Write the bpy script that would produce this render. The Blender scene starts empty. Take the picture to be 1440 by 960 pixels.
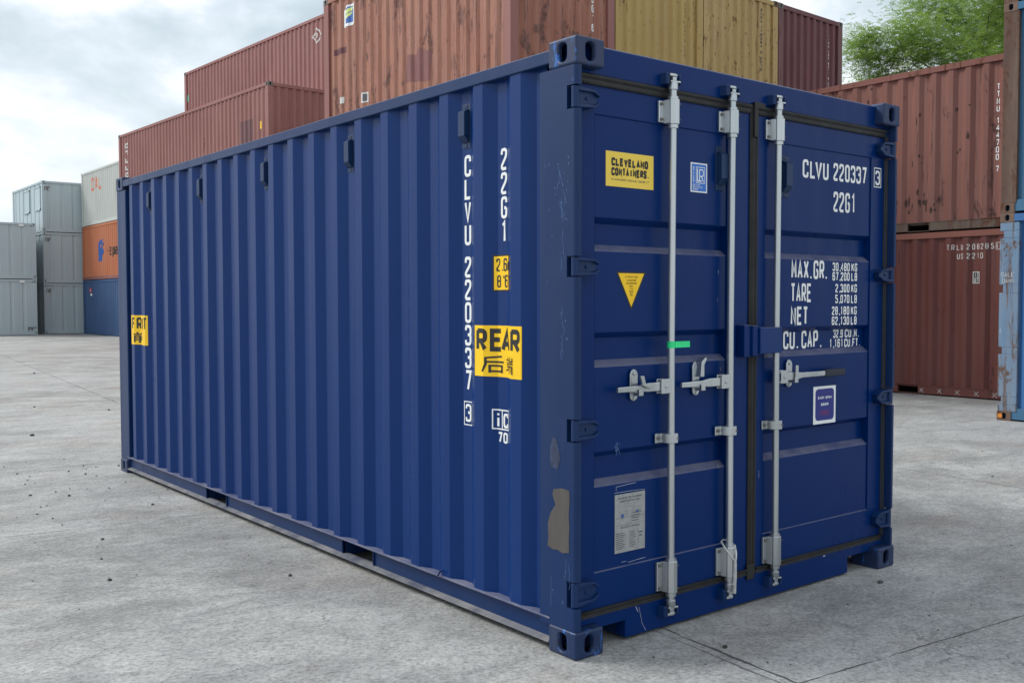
import bpy, bmesh, math, random
from mathutils import Vector, Matrix, noise
R = math.radians
SC = bpy.context.scene
COL = SC.collection

# ------------------------------------------------------------------ camera
cam_d = bpy.data.cameras.new('camera'); cam = bpy.data.objects.new('camera', cam_d); COL.objects.link(cam); SC.camera = cam
YAW, PITCH, ROLL = 0.670451652, -0.0401611225, -0.00169577453
fw = Vector((math.sin(YAW)*math.cos(PITCH), math.cos(YAW)*math.cos(PITCH), math.sin(PITCH)))
rt = Vector((math.cos(YAW), -math.sin(YAW), 0)); up = rt.cross(fw)
cr, sr = math.cos(ROLL), math.sin(ROLL)
rt, up = rt*cr+up*sr, up*cr-rt*sr
M = Matrix((rt, up, -fw)).transposed().to_4x4(); M.translation = (-2.75205, -3.04558, 1.50270)
cam.matrix_world = M
cam_d.sensor_width = 36; cam_d.lens = 34.975; cam_d.clip_start = 0.05; cam_d.clip_end = 2000

# ------------------------------------------------------------------ light
SUN_DIR = Vector((-0.60, 0.74, 0.82)).normalized()          # towards the sun
SUN_EL = math.asin(SUN_DIR.z); SUN_AZ = math.atan2(SUN_DIR.x, SUN_DIR.y)
sl = bpy.data.lights.new('sun', 'SUN'); sun = bpy.data.objects.new('sun', sl); COL.objects.link(sun)
sl.energy = 1.5; sl.angle = R(22); sl.color = (1.0, 0.97, 0.92)
sun.rotation_euler = SUN_DIR.to_track_quat('Z', 'Y').to_euler(); sun.location = (0, 0, 30)
W = bpy.data.worlds.new('World'); SC.world = W; W.use_nodes = True
nt = W.node_tree; nt.nodes.clear()
def N(nt, t, **k):
    n = nt.nodes.new(t)
    for a, b in k.items():
        if a.startswith('i_'): n.inputs[a[2:].replace('_', ' ')].default_value = b
        else: setattr(n, a, b)
    return n
def ramp(nt, pts, src=None, interp='LINEAR'):
    n = nt.nodes.new('ShaderNodeValToRGB'); cr_ = n.color_ramp; cr_.interpolation = interp
    while len(cr_.elements) > 1: cr_.elements.remove(cr_.elements[-1])
    for i, (p, c) in enumerate(pts):
        e = cr_.elements[0] if i == 0 else cr_.elements.new(p)
        e.position = p; e.color = (c, c, c, 1) if isinstance(c, (int, float)) else (*c, 1)
    if src: nt.links.new(src, n.inputs[0])
    return n
sky = N(nt, 'ShaderNodeTexSky'); sky.sky_type = 'NISHITA'; sky.sun_disc = False
sky.sun_elevation = SUN_EL; sky.sun_rotation = SUN_AZ; sky.dust_density = 3.0; sky.air_density = 1.2
bg1 = N(nt, 'ShaderNodeBackground', i_Strength=0.11); nt.links.new(sky.outputs[0], bg1.inputs[0])
tc = N(nt, 'ShaderNodeTexCoord'); sx = N(nt, 'ShaderNodeSeparateXYZ'); nt.links.new(tc.outputs['Generated'], sx.inputs[0])
den = N(nt, 'ShaderNodeMath', operation='MAXIMUM'); nt.links.new(sx.outputs[2], den.inputs[0]); den.inputs[1].default_value = 0.0
de2 = N(nt, 'ShaderNodeMath', operation='ADD'); nt.links.new(den.outputs[0], de2.inputs[0]); de2.inputs[1].default_value = 0.70
vd = N(nt, 'ShaderNodeVectorMath', operation='DIVIDE'); cmb = N(nt, 'ShaderNodeCombineXYZ')
for i in range(3): nt.links.new(de2.outputs[0], cmb.inputs[i])
nt.links.new(tc.outputs['Generated'], vd.inputs[0]); nt.links.new(cmb.outputs[0], vd.inputs[1])
mp = N(nt, 'ShaderNodeMapping'); nt.links.new(vd.outputs[0], mp.inputs[0]); mp.inputs['Location'].default_value = (3.1, 1.4, 0.0)
n1 = N(nt, 'ShaderNodeTexNoise', i_Scale=3.6, i_Detail=8.0, i_Roughness=0.54, i_Distortion=0.2); nt.links.new(mp.outputs[0], n1.inputs[0])
n2 = N(nt, 'ShaderNodeTexNoise', i_Scale=0.55, i_Detail=4.0, i_Roughness=0.55); nt.links.new(mp.outputs[0], n2.inputs[0])
CLOUDC = ramp(nt, [(0.36, (0.30, 0.37, 0.42)), (0.44, (0.38, 0.45, 0.50)), (0.495, (0.47, 0.53, 0.59)), (0.535, (0.60, 0.63, 0.66)), (0.62, (0.80, 0.81, 0.82))], n1.outputs[0])
CLOUDM = ramp(nt, [(0.30, 0.78), (0.45, 1.0)], n2.outputs[0])
# brighter haze towards the horizon
hz = ramp(nt, [(0.0, 0.80), (0.14, 0.35), (0.30, 0.0)], sx.outputs[2])
mixh = N(nt, 'ShaderNodeMix', data_type='RGBA'); nt.links.new(hz.outputs[0], mixh.inputs[0]); nt.links.new(CLOUDC.outputs[0], mixh.inputs[6]); mixh.inputs[7].default_value = (0.60, 0.64, 0.66, 1)
bg2 = N(nt, 'ShaderNodeBackground', i_Strength=1.0); nt.links.new(mixh.outputs[2], bg2.inputs[0])
ms = N(nt, 'ShaderNodeMixShader'); nt.links.new(CLOUDM.outputs[0], ms.inputs[0]); nt.links.new(bg1.outputs[0], ms.inputs[1]); nt.links.new(bg2.outputs[0], ms.inputs[2])
wo = N(nt, 'ShaderNodeOutputWorld'); nt.links.new(ms.outputs[0], wo.inputs[0])
SC.view_settings.view_transform = 'Standard'; SC.view_settings.look = 'None'
SC.view_settings.exposure = 0.74; SC.view_settings.gamma = 1.0; SC.view_settings.use_curve_mapping = False
SC.cycles.max_bounces = 6; SC.cycles.transparent_max_bounces = 4

# ------------------------------------------------------------------ materials
def new_mat(name):
    m = bpy.data.materials.new(name); m.use_nodes = True; t = m.node_tree
    return m, t, t.nodes['Principled BSDF']
def plain(name, col, rough=0.5, metal=0.0, var=0.0, scale=8.0, bump=0.0):
    m, t, b = new_mat(name)
    b.inputs['Base Color'].default_value = (*col, 1); b.inputs['Roughness'].default_value = rough; b.inputs['Metallic'].default_value = metal
    if var or bump:
        c = N(t, 'ShaderNodeTexCoord'); n = N(t, 'ShaderNodeTexNoise', i_Scale=scale, i_Detail=5.0, i_Roughness=0.6); t.links.new(c.outputs['Object'], n.inputs[0])
        lo = tuple(max(0, x*(1-var)) for x in col); hi = tuple(min(1, x*(1+var)) for x in col)
        r = ramp(t, [(0.3, lo), (0.7, hi)], n.outputs[0]); t.links.new(r.outputs[0], b.inputs['Base Color'])
        if bump:
            bp = N(t, 'ShaderNodeBump', i_Strength=bump, i_Distance=0.004); t.links.new(n.outputs[0], bp.inputs['Height']); t.links.new(bp.outputs[0], b.inputs['Normal'])
    return m
def paint(name, col, rough=0.42, fade=0.25, fadecol=None, rust=0.0, spots=0.0, dirt=0.0, seed=0.0, dent=0.3,
          rustcol=(0.09, 0.035, 0.018), dirtcol=(0.22, 0.20, 0.18), chip=None, chipamt=0.0, ledge=0.0, spec=0.35):
    """old container paint: slow tone drift, vertical streaks, rust patches, rust spots, dust, sky light painted on ledges, dents in the sheet"""
    m, t, b = new_mat(name); L = t.links.new
    c = N(t, 'ShaderNodeTexCoord')
    def nz(scale, det=4.0, ro=0.55, off=0.0, dist=0.0):
        mpn = N(t, 'ShaderNodeMapping'); mpn.inputs['Scale'].default_value = scale; mpn.inputs['Location'].default_value = (seed+off, seed*1.7+off, seed*0.6-off)
        L(c.outputs['Object'], mpn.inputs[0])
        n = N(t, 'ShaderNodeTexNoise', i_Scale=1.0, i_Detail=det, i_Roughness=ro, i_Distortion=dist); L(mpn.outputs[0], n.inputs[0]); return n.outputs[0]
    fc = fadecol or tuple(min(1, x*1.35+0.01) for x in col)
    big = nz((0.9, 0.9, 0.5)); strk = nz((7, 7, 0.35), off=3.3)
    a = N(t, 'ShaderNodeMath', operation='ADD'); L(big, a.inputs[0]); L(strk, a.inputs[1])
    h = N(t, 'ShaderNodeMath', operation='MULTIPLY'); L(a.outputs[0], h.inputs[0]); h.inputs[1].default_value = 0.5
    r = ramp(t, [(0.38, 0.0), (0.62, 1.0)], h.outputs[0])
    f = N(t, 'ShaderNodeMath', operation='MULTIPLY'); L(r.outputs[0], f.inputs[0]); f.inputs[1].default_value = fade
    mx = N(t, 'ShaderNodeMix', data_type='RGBA'); L(f.outputs[0], mx.inputs[0]); mx.inputs[6].default_value = (*col, 1); mx.inputs[7].default_value = (*fc, 1)
    cur = mx.outputs[2]; rcur = None
    def over(mask, colour, cur):
        q = N(t, 'ShaderNodeMix', data_type='RGBA'); L(mask, q.inputs[0]); L(cur, q.inputs[6])
        if isinstance(colour, tuple): q.inputs[7].default_value = (*colour, 1)
        else: L(colour, q.inputs[7])
        return q.outputs[2]
    def mul(x, y):
        q = N(t, 'ShaderNodeMath', operation='MULTIPLY')
        for i, v in enumerate((x, y)):
            if isinstance(v, (int, float)): q.inputs[i].default_value = v
            else: L(v, q.inputs[i])
        return q.outputs[0]
    masks = []
    if dirt:
        d = ramp(t, [(0.42, 0.0), (0.75, 1.0)], nz((5, 5, 0.8), 6, 0.65, off=8.1))
        cur = over(mul(d.outputs[0], dirt), dirtcol, cur)
    if rust or spots:
        rc = ramp(t, [(0.3, tuple(x*0.55 for x in rustcol)), (0.7, tuple(x*1.5 for x in rustcol))], nz((25, 25, 12), 4, off=1.9)).outputs[0]
    if rust:
        lo = 0.70 - 0.22*rust
        k1 = ramp(t, [(lo, 0.0), (lo+0.05, 1.0)], nz((3.0, 3.0, 1.5), 9, 0.68, off=5.7, dist=0.4))
        k2 = ramp(t, [(lo+0.01, 0.0), (lo+0.07, 1.0)], nz((16, 16, 0.9), 5, 0.6, off=2.2))
        q = N(t, 'ShaderNodeMath', operation='MAXIMUM'); L(k1.outputs[0], q.inputs[0]); L(mul(k2.outputs[0], 0.8), q.inputs[1])
        cur = over(q.outputs[0], rc, cur); masks.append(q.outputs[0])
    if spots:
        k = ramp(t, [(0.735-0.09*spots, 0.0), (0.765-0.09*spots, 1.0)], nz((22, 22, 8), 3, 0.6, off=7.4))
        cur = over(k.outputs[0], rc, cur); masks.append(k.outputs[0])
    if chip:
        k = ramp(t, [(0.70-0.2*chipamt, 0.0), (0.73-0.2*chipamt, 1.0)], nz((30, 30, 9), 6, 0.7, off=4.4))
        cur = over(k.outputs[0], chip, cur)
    if ledge:   # sky reflection painted into upward facing ledges, along with settled dust
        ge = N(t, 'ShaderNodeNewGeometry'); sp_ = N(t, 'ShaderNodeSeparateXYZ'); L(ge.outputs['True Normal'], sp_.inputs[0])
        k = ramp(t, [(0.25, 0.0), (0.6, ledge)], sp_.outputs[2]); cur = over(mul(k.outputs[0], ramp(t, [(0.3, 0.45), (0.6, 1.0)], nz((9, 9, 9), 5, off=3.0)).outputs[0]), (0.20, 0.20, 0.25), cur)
    b.inputs['Specular IOR Level'].default_value = spec
    L(cur, b.inputs['Base Color'])
    rr = ramp(t, [(0.3, rough-0.06), (0.7, rough+0.10)], strk)
    if masks:
        q = N(t, 'ShaderNodeMix', data_type='FLOAT'); L(masks[0], q.inputs[0]); L(rr.outputs[0], q.inputs[2]); q.inputs[3].default_value = 0.85; L(q.outputs[0], b.inputs['Roughness'])
    else: L(rr.outputs[0], b.inputs['Roughness'])
    if dent:
        bp = N(t, 'ShaderNodeBump', i_Strength=dent, i_Distance=0.02); L(nz((2.2, 2.2, 1.0), 2, 0.5, off=6.6), bp.inputs['Height'])
        b2 = N(t, 'ShaderNodeBump', i_Strength=0.06, i_Distance=0.002); L(nz((90, 90, 90), 2, 0.5), b2.inputs['Height']); L(bp.outputs[0], b2.inputs['Normal'])
        L(b2.outputs[0], b.inputs['Normal'])
    return m

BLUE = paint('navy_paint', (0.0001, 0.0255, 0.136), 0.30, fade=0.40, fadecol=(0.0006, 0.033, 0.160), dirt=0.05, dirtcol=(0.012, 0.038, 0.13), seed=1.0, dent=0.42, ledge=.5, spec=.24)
BLUE_POST = paint('navy_post_paint', (0.0012, 0.023, 0.104), 0.38, fade=0.5, fadecol=(0.008, 0.029, 0.090), dirt=0.09, dirtcol=(0.09, 0.10, 0.14), spec=.28, seed=3.0, dent=0.15, chip=(0.035, 0.10, 0.30), chipamt=0.12)
BLUE_CAST = paint('navy_casting_paint', (0.008, 0.025, 0.085), 0.42, fade=0.5, fadecol=(0.022, 0.040, 0.095), dirt=0.2, dirtcol=(0.12, 0.12, 0.14), seed=5.0, dent=0.3, chip=(0.03, 0.13, 0.42), chipamt=0.52)
DUSTY = paint('dusty_flange_paint', (0.05, 0.06, 0.10), 0.7, fade=0.6, fadecol=(0.24, 0.24, 0.25), dirt=0.9, dirtcol=(0.30, 0.29, 0.28), seed=2.0, dent=0.1)
LEDGE = paint('dusty_ledge_paint', (0.06, 0.075, 0.16), 0.6, fade=0.8, fadecol=(0.16, 0.17, 0.26), dirt=0.6, dirtcol=(0.26, 0.26, 0.30), seed=9.0, dent=0.1)
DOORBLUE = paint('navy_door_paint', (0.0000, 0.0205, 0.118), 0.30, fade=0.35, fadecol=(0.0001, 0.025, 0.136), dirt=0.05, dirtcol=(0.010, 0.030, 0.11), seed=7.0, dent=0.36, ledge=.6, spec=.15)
RUBBER = plain('black_rubber', (0.013, 0.013, 0.013), 0.62, var=0.5, scale=14, bump=0.3)
ZINC = paint('galvanised_steel', (0.4500, 0.4860, 0.5040), 0.27, fade=0.7, fadecol=(0.6660, 0.6930, 0.7020), dirt=0.25, dirtcol=(0.30, 0.30, 0.30), seed=4.0, dent=0.05)
ZINC.node_tree.nodes['Principled BSDF'].inputs['Metallic'].default_value = 0.85
WHITE = plain('white_lettering', (0.80, 0.82, 0.82), 0.45, var=0.06, scale=20)
AGEDWHITE = plain('aged_white_lettering', (0.62, 0.60, 0.58), 0.6, var=0.2, scale=12)
BLACK = plain('black_print', (0.015, 0.015, 0.015), 0.5)
GREYPRINT = plain('grey_print', (0.10, 0.10, 0.11), 0.5)
YELLOW = plain('yellow_vinyl', (0.95, 0.58, 0.002), 0.45, var=0.06, scale=5)
PALEYELLOW = plain('pale_yellow_vinyl', (0.85, 0.60, 0.06), 0.35)
GREENTAPE = plain('green_tape', (0.02, 0.75, 0.25), 0.4, var=0.1, scale=40)
PLATE = plain('alloy_plate', (0.36, 0.37, 0.37), 0.45, 0.3, var=0.15, scale=30)
SKYBLUE = plain('sky_blue_vinyl', (0.015, 0.15, 0.55), 0.4)
DEEPBLUE = plain('deep_blue_vinyl', (0.006, 0.015, 0.20), 0.4)
REDPRINT = plain('red_print', (0.35, 0.04, 0.06), 0.5)
GRIP = plain('dark_handle_grip', (0.012, 0.016, 0.03), 0.55)
RESIDUE = paint('tape_residue', (0.095, 0.084, 0.076), 0.8, fade=0.9, fadecol=(0.060, 0.057, 0.060), dirt=0.5, dirtcol=(0.15, 0.135, 0.125), seed=6.0, dent=0.1, chip=(0.030, 0.038, 0.075), chipamt=0.40)
SCRATCH = plain('light_blue_scratch', (0.07, 0.15, 0.36), 0.6, var=0.3, scale=60)
PALESCR = plain('pale_scratch', (0.34, 0.37, 0.46), 0.6, var=.4, scale=50)
VENTBLUE = paint('navy_vent_paint', (0.008, 0.030, 0.090), 0.45, seed=11, dent=0.05)
VENTSH = plain('vent_plastic', (0.02, 0.05, 0.11), 0.5)
WIREM = plain('wire_rope_steel', (0.62, 0.62, 0.60), 0.4, 0.4, var=0.3, scale=200)
ORANGE = plain('orange_reflector', (0.65, 0.22, 0.03), 0.5)

# ------------------------------------------------------------------ mesh helpers
class MB:
    def __init__(s): s.v = []; s.f = []
    def add(s, vs, fs):
        o = len(s.v); s.v += [tuple(v) for v in vs]; s.f += [tuple(i+o for i in f) for f in fs]
    def box(s, x0, x1, y0, y1, z0, z1):
        s.add([(x0,y0,z0),(x1,y0,z0),(x1,y1,z0),(x0,y1,z0),(x0,y0,z1),(x1,y0,z1),(x1,y1,z1),(x0,y1,z1)],
              [(0,3,2,1),(4,5,6,7),(0,1,5,4),(1,2,6,5),(2,3,7,6),(3,0,4,7)])
    def prism(s, pts, axis, a, b):
        """closed polygon extruded along an axis; pts are the other two coordinates in order"""
        def P(p, w):
            if axis == 'x': return (w, p[0], p[1])
            if axis == 'y': return (p[0], w, p[1])
            return (p[0], p[1], w)
        n = len(pts); s.add([P(p, a) for p in pts]+[P(p, b) for p in pts],
                            [tuple(range(n))[::-1], tuple(range(n, 2*n))]+[(i, (i+1) % n, n+(i+1) % n, n+i) for i in range(n)])
    def strip(s, lo, hi):
        n = len(lo); s.add(list(lo)+list(hi), [(i, i+1, n+i+1, n+i) for i in range(n-1)])
    def tube(s, path, r, n=10, caps=True):
        path = [Vector(p) for p in path]; rs = r if isinstance(r, (list, tuple)) else [r]*len(path)
        rings = []; prev = None
        for i, p in enumerate(path):
            d = (path[min(i+1, len(path)-1)]-path[max(i-1, 0)]).normalized()
            if prev is None:
                a = Vector((0, 0, 1)) if abs(d.z) < 0.9 else Vector((1, 0, 0)); u = d.cross(a).normalized()
            else: u = (prev-d*prev.dot(d)).normalized()
            prev = u; w = d.cross(u)
            rings.append([p+(u*math.cos(2*math.pi*k/n)+w*math.sin(2*math.pi*k/n))*rs[i] for k in range(n)])
        vs = [q for g in rings for q in g]; fs = []
        for i in range(len(path)-1):
            for k in range(n): fs.append((i*n+k, i*n+(k+1) % n, (i+1)*n+(k+1) % n, (i+1)*n+k))
        if caps: fs += [tuple(range(n))[::-1], tuple(range((len(path)-1)*n, len(path)*n))]
        s.add(vs, fs)
    def holeface(s, c, a, b, n, ha, hb, depth, seg=6):
        """rectangle c +-a +-b facing n with an obround hole (half sizes ha, hb) and its tunnel"""
        c, a, b, n = Vector(c), Vector(a), Vector(b), Vector(n); ua, ub = a.normalized(), b.normalized()
        r = min(ha, hb); pts = []
        for q, (sa, sb) in enumerate(((1,1),(-1,1),(-1,-1),(1,-1))):
            for k in range(seg+1):
                an = math.pi/2*(q+k/seg)
                pts.append(c+ua*(sa*(ha-r)+r*math.cos(an))+ub*(sb*(hb-r)+r*math.sin(an)))
        cs = [c+a+b, c-a+b, c-a-b, c+a-b]; m = len(pts); vs = cs+pts+[p-n*depth for p in pts]; fs = []
        for q in range(4):
            for k in range(seg): fs.append((q, 4+q*(seg+1)+k+1, 4+q*(seg+1)+k))
            e = 4+q*(seg+1)+seg; nx = 4+((q+1) % 4)*(seg+1); fs.append((q, (q+1) % 4, nx, e))
        for k in range(m): fs.append((4+k, 4+(k+1) % m, 4+m+(k+1) % m, 4+m+k))
        if a.cross(b).dot(n) < 0: fs = [f[::-1] for f in fs]
        s.add(vs, fs)
    def build(s, name, mat, parent=None, bevel=0.0, seg=2, smooth=False, ang=35, merge=False):
        me = bpy.data.meshes.new(name); me.from_pydata(s.v, [], s.f); 
        bm = bmesh.new(); bm.from_mesh(me)
        if merge: bmesh.ops.remove_doubles(bm, verts=bm.verts, dist=0.0002)
        bmesh.ops.recalc_face_normals(bm, faces=bm.faces) if merge or not smooth else None
        bm.to_mesh(me); bm.free()
        me.materials.append(mat)
        if smooth or bevel:
            me.polygons.foreach_set('use_smooth', [True]*len(me.polygons)); me.set_sharp_from_angle(angle=R(ang))
        o = bpy.data.objects.new(name, me); COL.objects.link(o)
        if bevel:
            md = o.modifiers.new('bevel', 'BEVEL'); md.width = bevel; md.segments = seg; md.limit_method = 'ANGLE'; md.angle_limit = R(40); md.harden_normals = True
        if parent: o.parent = parent
        return o
def bend(o):
    o.modifiers[0].angle_limit = R(15); return o
def empty(name, label, cat, loc=(0, 0, 0), rz=0.0, group=None):
    o = bpy.data.objects.new(name, None); COL.objects.link(o); o.location = loc; o.rotation_euler = (0, 0, rz); o.empty_display_size = 0.3
    o['label'] = label; o['category'] = cat
    if group: o['group'] = group
    return o
def tag(o, label, cat, group=None, kind=None):
    o['label'] = label
    if cat: o['category'] = cat
    if group: o['group'] = group
    if kind: o['kind'] = kind
    return o

# ------------------------------------------------------------------ stroke lettering
def RC(*p): return ('r', p)      # rounded corners
def SQ(*p): return ('s', p)
def CL(*p): return ('c', p)      # rounded and closed
BX = CL((0,0),(2,0),(2,4),(0,4))
G = {
 '0': [BX], 'O': [BX], '1': [SQ((.45,3.3),(1.2,4),(1.2,0))], '2': [RC((0,3),(0,4),(2,4),(2,2.6),(0,.7),(0,0)), SQ((0,0),(2,0))],
 '3': [RC((0,3.1),(0,4),(2,4),(2,2.1),(.8,2.1)), RC((1,2.1),(2,2.1),(2,0),(0,0),(0,.9))],
 '4': [SQ((1.5,0),(1.5,4),(0,1.2),(2.15,1.2))], '5': [SQ((1.9,4),(0,4),(0,2.3)), RC((0,2.3),(2,2.3),(2,0),(0,0),(0,.9))],
 '6': [RC((2,3.2),(2,4),(0,4),(0,0),(2,0),(2,2.3),(1,2.3)), SQ((1,2.3),(0,2.3))], '7': [SQ((0,4),(2,4),(.8,0))],
 '8': [BX, SQ((0,2.1),(2,2.1))], '9': [RC((0,.8),(0,0),(2,0),(2,4),(0,4),(0,1.8),(1,1.8)), SQ((1,1.8),(2,1.8))],
 'A': [SQ((0,0),(1,4),(2,0)), SQ((.35,1.2),(1.65,1.2))], 'B': [CL((0,0),(2,0),(2,4),(0,4)), SQ((0,2.1),(1.8,2.1)), SQ((0,0),(0,4))],
 'C': [RC((2,2.9),(2,4),(0,4),(0,0),(2,0),(2,1.1))], 'D': [BX, SQ((0,-.15),(0,4.15))], 'E': [SQ((2,4),(0,4),(0,0),(2,0)), SQ((0,2.1),(1.7,2.1))],
 'F': [SQ((2,4),(0,4),(0,0)), SQ((0,2.1),(1.7,2.1))], 'G': [RC((2,3),(2,4),(0,4),(0,0),(2,0),(2,1.9)), SQ((2,1.9),(1.1,1.9))],
 'H': [SQ((0,0),(0,4)), SQ((2,0),(2,4)), SQ((0,2),(2,2))], 'I': [SQ((1,0),(1,4))], 'J': [RC((2,4),(2,0),(0,0),(0,1))],
 'K': [SQ((0,0),(0,4)), SQ((2,4),(.1,1.7)), SQ((.8,2.5),(2,0))], 'L': [SQ((0,4),(0,0),(2,0))], 'M': [SQ((0,0),(0,4),(1,1.2),(2,4),(2,0))],
 'N': [SQ((0,0),(0,4),(2,0),(2,4))], 'P': [RC((0,1.8),(2,1.8),(2,4),(0,4)), SQ((0,0),(0,4.1))], 'R': [RC((0,1.8),(2,1.8),(2,4),(0,4)), SQ((0,0),(0,4.1)), SQ((.9,1.8),(2,0))],
 'S': [RC((2,3.1),(2,4),(0,4),(0,2.2),(2,1.8),(2,0),(0,0),(0,.9))], 'T': [SQ((0,4),(2,4)), SQ((1,4),(1,0))], 'U': [RC((0,4),(0,0),(2,0),(2,4))],
 'V': [SQ((0,4),(1,0),(2,4))], 'W': [SQ((0,4),(.5,0),(1,3),(1.5,0),(2,4))], 'X': [SQ((0,0),(2,4)), SQ((0,4),(2,0))], 'Y': [SQ((0,4),(1,2),(2,4)), SQ((1,2),(1,0))],
 'Z': [SQ((0,4),(2,4),(0,0),(2,0))], '.': [SQ((.8,-.1),(.8,.35))], ',': [SQ((1,.4),(.7,-.6))], "'": [SQ((1,4),(1,3.1))], '"': [SQ((.6,4),(.6,3.1)), SQ((1.4,4),(1.4,3.1))],
 'i': [SQ((1,0),(1,2.6)), SQ((1,3.3),(1,3.9))], 'c': [RC((2,2),(2,2.7),(0,2.7),(0,0),(2,0),(2,.7))], 'm': [SQ((0,0),(0,2.7)), RC((0,2.7),(1.1,2.7),(1.1,0)), RC((1.1,2.7),(2.2,2.7),(2.2,0))],
 'a': [RC((0,2.7),(2,2.7),(2,0)), CL((0,0),(2,0),(2,1.5),(0,1.5))], 'p': [SQ((0,-1.2),(0,2.7)), CL((0,0),(2,0),(2,2.7),(0,2.7))], '-': [SQ((.3,1.9),(1.7,1.9))], '/': [SQ((0,0),(2,4))], '|': [SQ((1,-.5),(1,4.4))],
 # 10 x 10 grids, scaled to the same 2 x 4 cell
}
def HZ(*strokes): return [('s', tuple((x/5, y/2.5) for x, y in st)) for st in strokes]
G['后'] = HZ(((8.5,9.3),(2,8.3),(2,4.5),(.6,.2)), ((2,6),(9.6,6)), ((3.5,-.3),(3.5,3.8),(8.6,3.8),(8.6,-.3)), ((3.5,.6),(8.6,.6)))
G['端'] = HZ(((2,9.5),(2,8.3)), ((.2,7.6),(4,7.6)), ((1,6.5),(1.4,3)), ((3.2,6.7),(2.6,3)), ((.2,1.7),(4.1,2.5)), ((7,9.7),(7,6.9)), ((4.9,8.9),(4.9,6.9),(9.4,6.9),(9.4,8.9)),
             ((4.5,5.7),(9.8,5.7)), ((7,5.6),(6.5,4.3)), ((4.9,-.2),(4.9,4.1),(9.4,4.1),(9.4,-.2)), ((6.4,4.1),(6.4,.6)), ((7.9,4.1),(7.9,.6)))
G['前'] = HZ(((3,9.7),(3.6,8.2)), ((7,9.7),(6.3,8.2)), ((.4,7.6),(9.6,7.6)), ((1.5,-.2),(1.5,6),(4.8,6),(4.8,.1),(3.9,.1)), ((1.5,4.2),(4.8,4.2)), ((1.5,2.3),(4.8,2.3)), ((6.6,5.9),(6.6,1.8)), ((8.8,6.3),(8.8,.1),(7.7,.1)))
def fillet(p, r, closed):
    out = []; n = len(p)
    for i in range(n):
        if not closed and i in (0, n-1): out.append(p[i]); continue
        a, b, c = Vector(p[i-1]), Vector(p[i]), Vector(p[(i+1) % n]); u, v = a-b, c-b
        k = min(r, u.length*.48, v.length*.48); u = b+u.normalized()*k; v = b+v.normalized()*k
        for t in (0, .33, .67, 1): out.append(tuple(u*(1-t)**2+b*2*t*(1-t)+v*t*t))
    return out
def ribbon(p, w, closed=False):
    p = [Vector(q) for q in p]; n = len(p); L, Rr = [], []
    for i in range(n):
        d1 = (p[i]-p[i-1]) if (i or closed) else (p[1]-p[0]); d2 = (p[(i+1) % n]-p[i]) if (i < n-1 or closed) else d1
        d1 = d1.normalized(); d2 = d2.normalized(); m = Vector((-(d1+d2).y, (d1+d2).x))
        if m.length < .2: m = Vector((-d1.y, d1.x))
        m.normalize(); k = w/2/max(.55, m.dot(Vector((-d1.y, d1.x)))); L.append(p[i]+m*k); Rr.append(p[i]-m*k)
    q = []
    for i in range(n if closed else n-1): j = (i+1) % n; q.append([Rr[i], Rr[j], L[j], L[i]])
    return q
def text(s, x, z, h, w, t, gap=None, vertical=False, vpitch=None):
    """quads in the plane (x, z); x,z = lower left of first glyph (vertical: top left, stacked downwards)"""
    out = []; gap = w*.35 if gap is None else gap
    for ch in s:
        if ch == ' ':
            if vertical: z -= (vpitch or h*1.25)*.6
            else: x += w*.75
            continue
        zz = z-h if vertical else z; ww = w*1.5 if ch == 'm' else w
        for k, (kind, pts) in enumerate(G[ch]):
            P = [(px, pz) for px, pz in pts]
            if kind != 's': P = fillet(P, .75, kind == 'c')
            P = [(x+t/2+px/2*(w-t), zz+t/2+pz/4*(h-t)) for px, pz in P]
            out += [(q, k) for q in ribbon(P, t, kind == 'c')]
        if vertical: z -= (vpitch or h*1.25)
        else: x += (w*.45 if ch in ".,'i" else w*.62 if ch == '1' and False else ww)+gap
    return out
def rect(x0, z0, x1, z1, k=0): return [([Vector((x0, z0)), Vector((x1, z0)), Vector((x1, z1)), Vector((x0, z1))], k)]
def frame(x0, z0, x1, z1, t): return rect(x0, z0, x1, z0+t)+rect(x0, z1-t, x1, z1)+rect(x0, z0+t, x0+t, z1-t)+rect(x1-t, z0+t, x1, z1-t)
def poly(pts, k=0): return [([Vector(p) for p in pts], k)]
def fit(q, x0, x1):
    """squeeze quads to span x0..x1"""
    xs = [v.x for p, k in q for v in p]; a, b = min(xs), max(xs)
    return [([Vector((x0+(v.x-a)/(b-a)*(x1-x0), v.y)) for v in p], k) for p, k in q]
def decal(name, quads, mat, surf, parent, off=0.0015, thick=False):
    """lay flat quads (s, z) on a surface: surf = (map(s, z, off) -> xyz, breakpoints in s)"""
    fmap, bps = surf; bm = bmesh.new(); lay = bm.verts.layers.float.new('k')
    for p, k in quads:
        vs = [bm.verts.new((v.x, v.y, 0)) for v in p]
        for v in vs: v[lay] = k
        try: bm.faces.new(vs)
        except ValueError: pass
    xs = [v.co.x for v in bm.verts]; lo, hi = min(xs), max(xs)
    for b in bps:
        if lo < b < hi: bmesh.ops.bisect_plane(bm, geom=list(bm.verts)+list(bm.edges)+list(bm.faces), plane_co=(b, 0, 0), plane_no=(1, 0, 0), dist=1e-6)
    for v in bm.verts: v.co = fmap(v.co.x, v.co.y, off+v[lay]*0.0002)
    me = bpy.data.meshes.new(name); bm.to_mesh(me); bm.free(); me.materials.append(mat)
    o = bpy.data.objects.new(name, me); COL.objects.link(o); o.parent = parent
    return o

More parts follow.
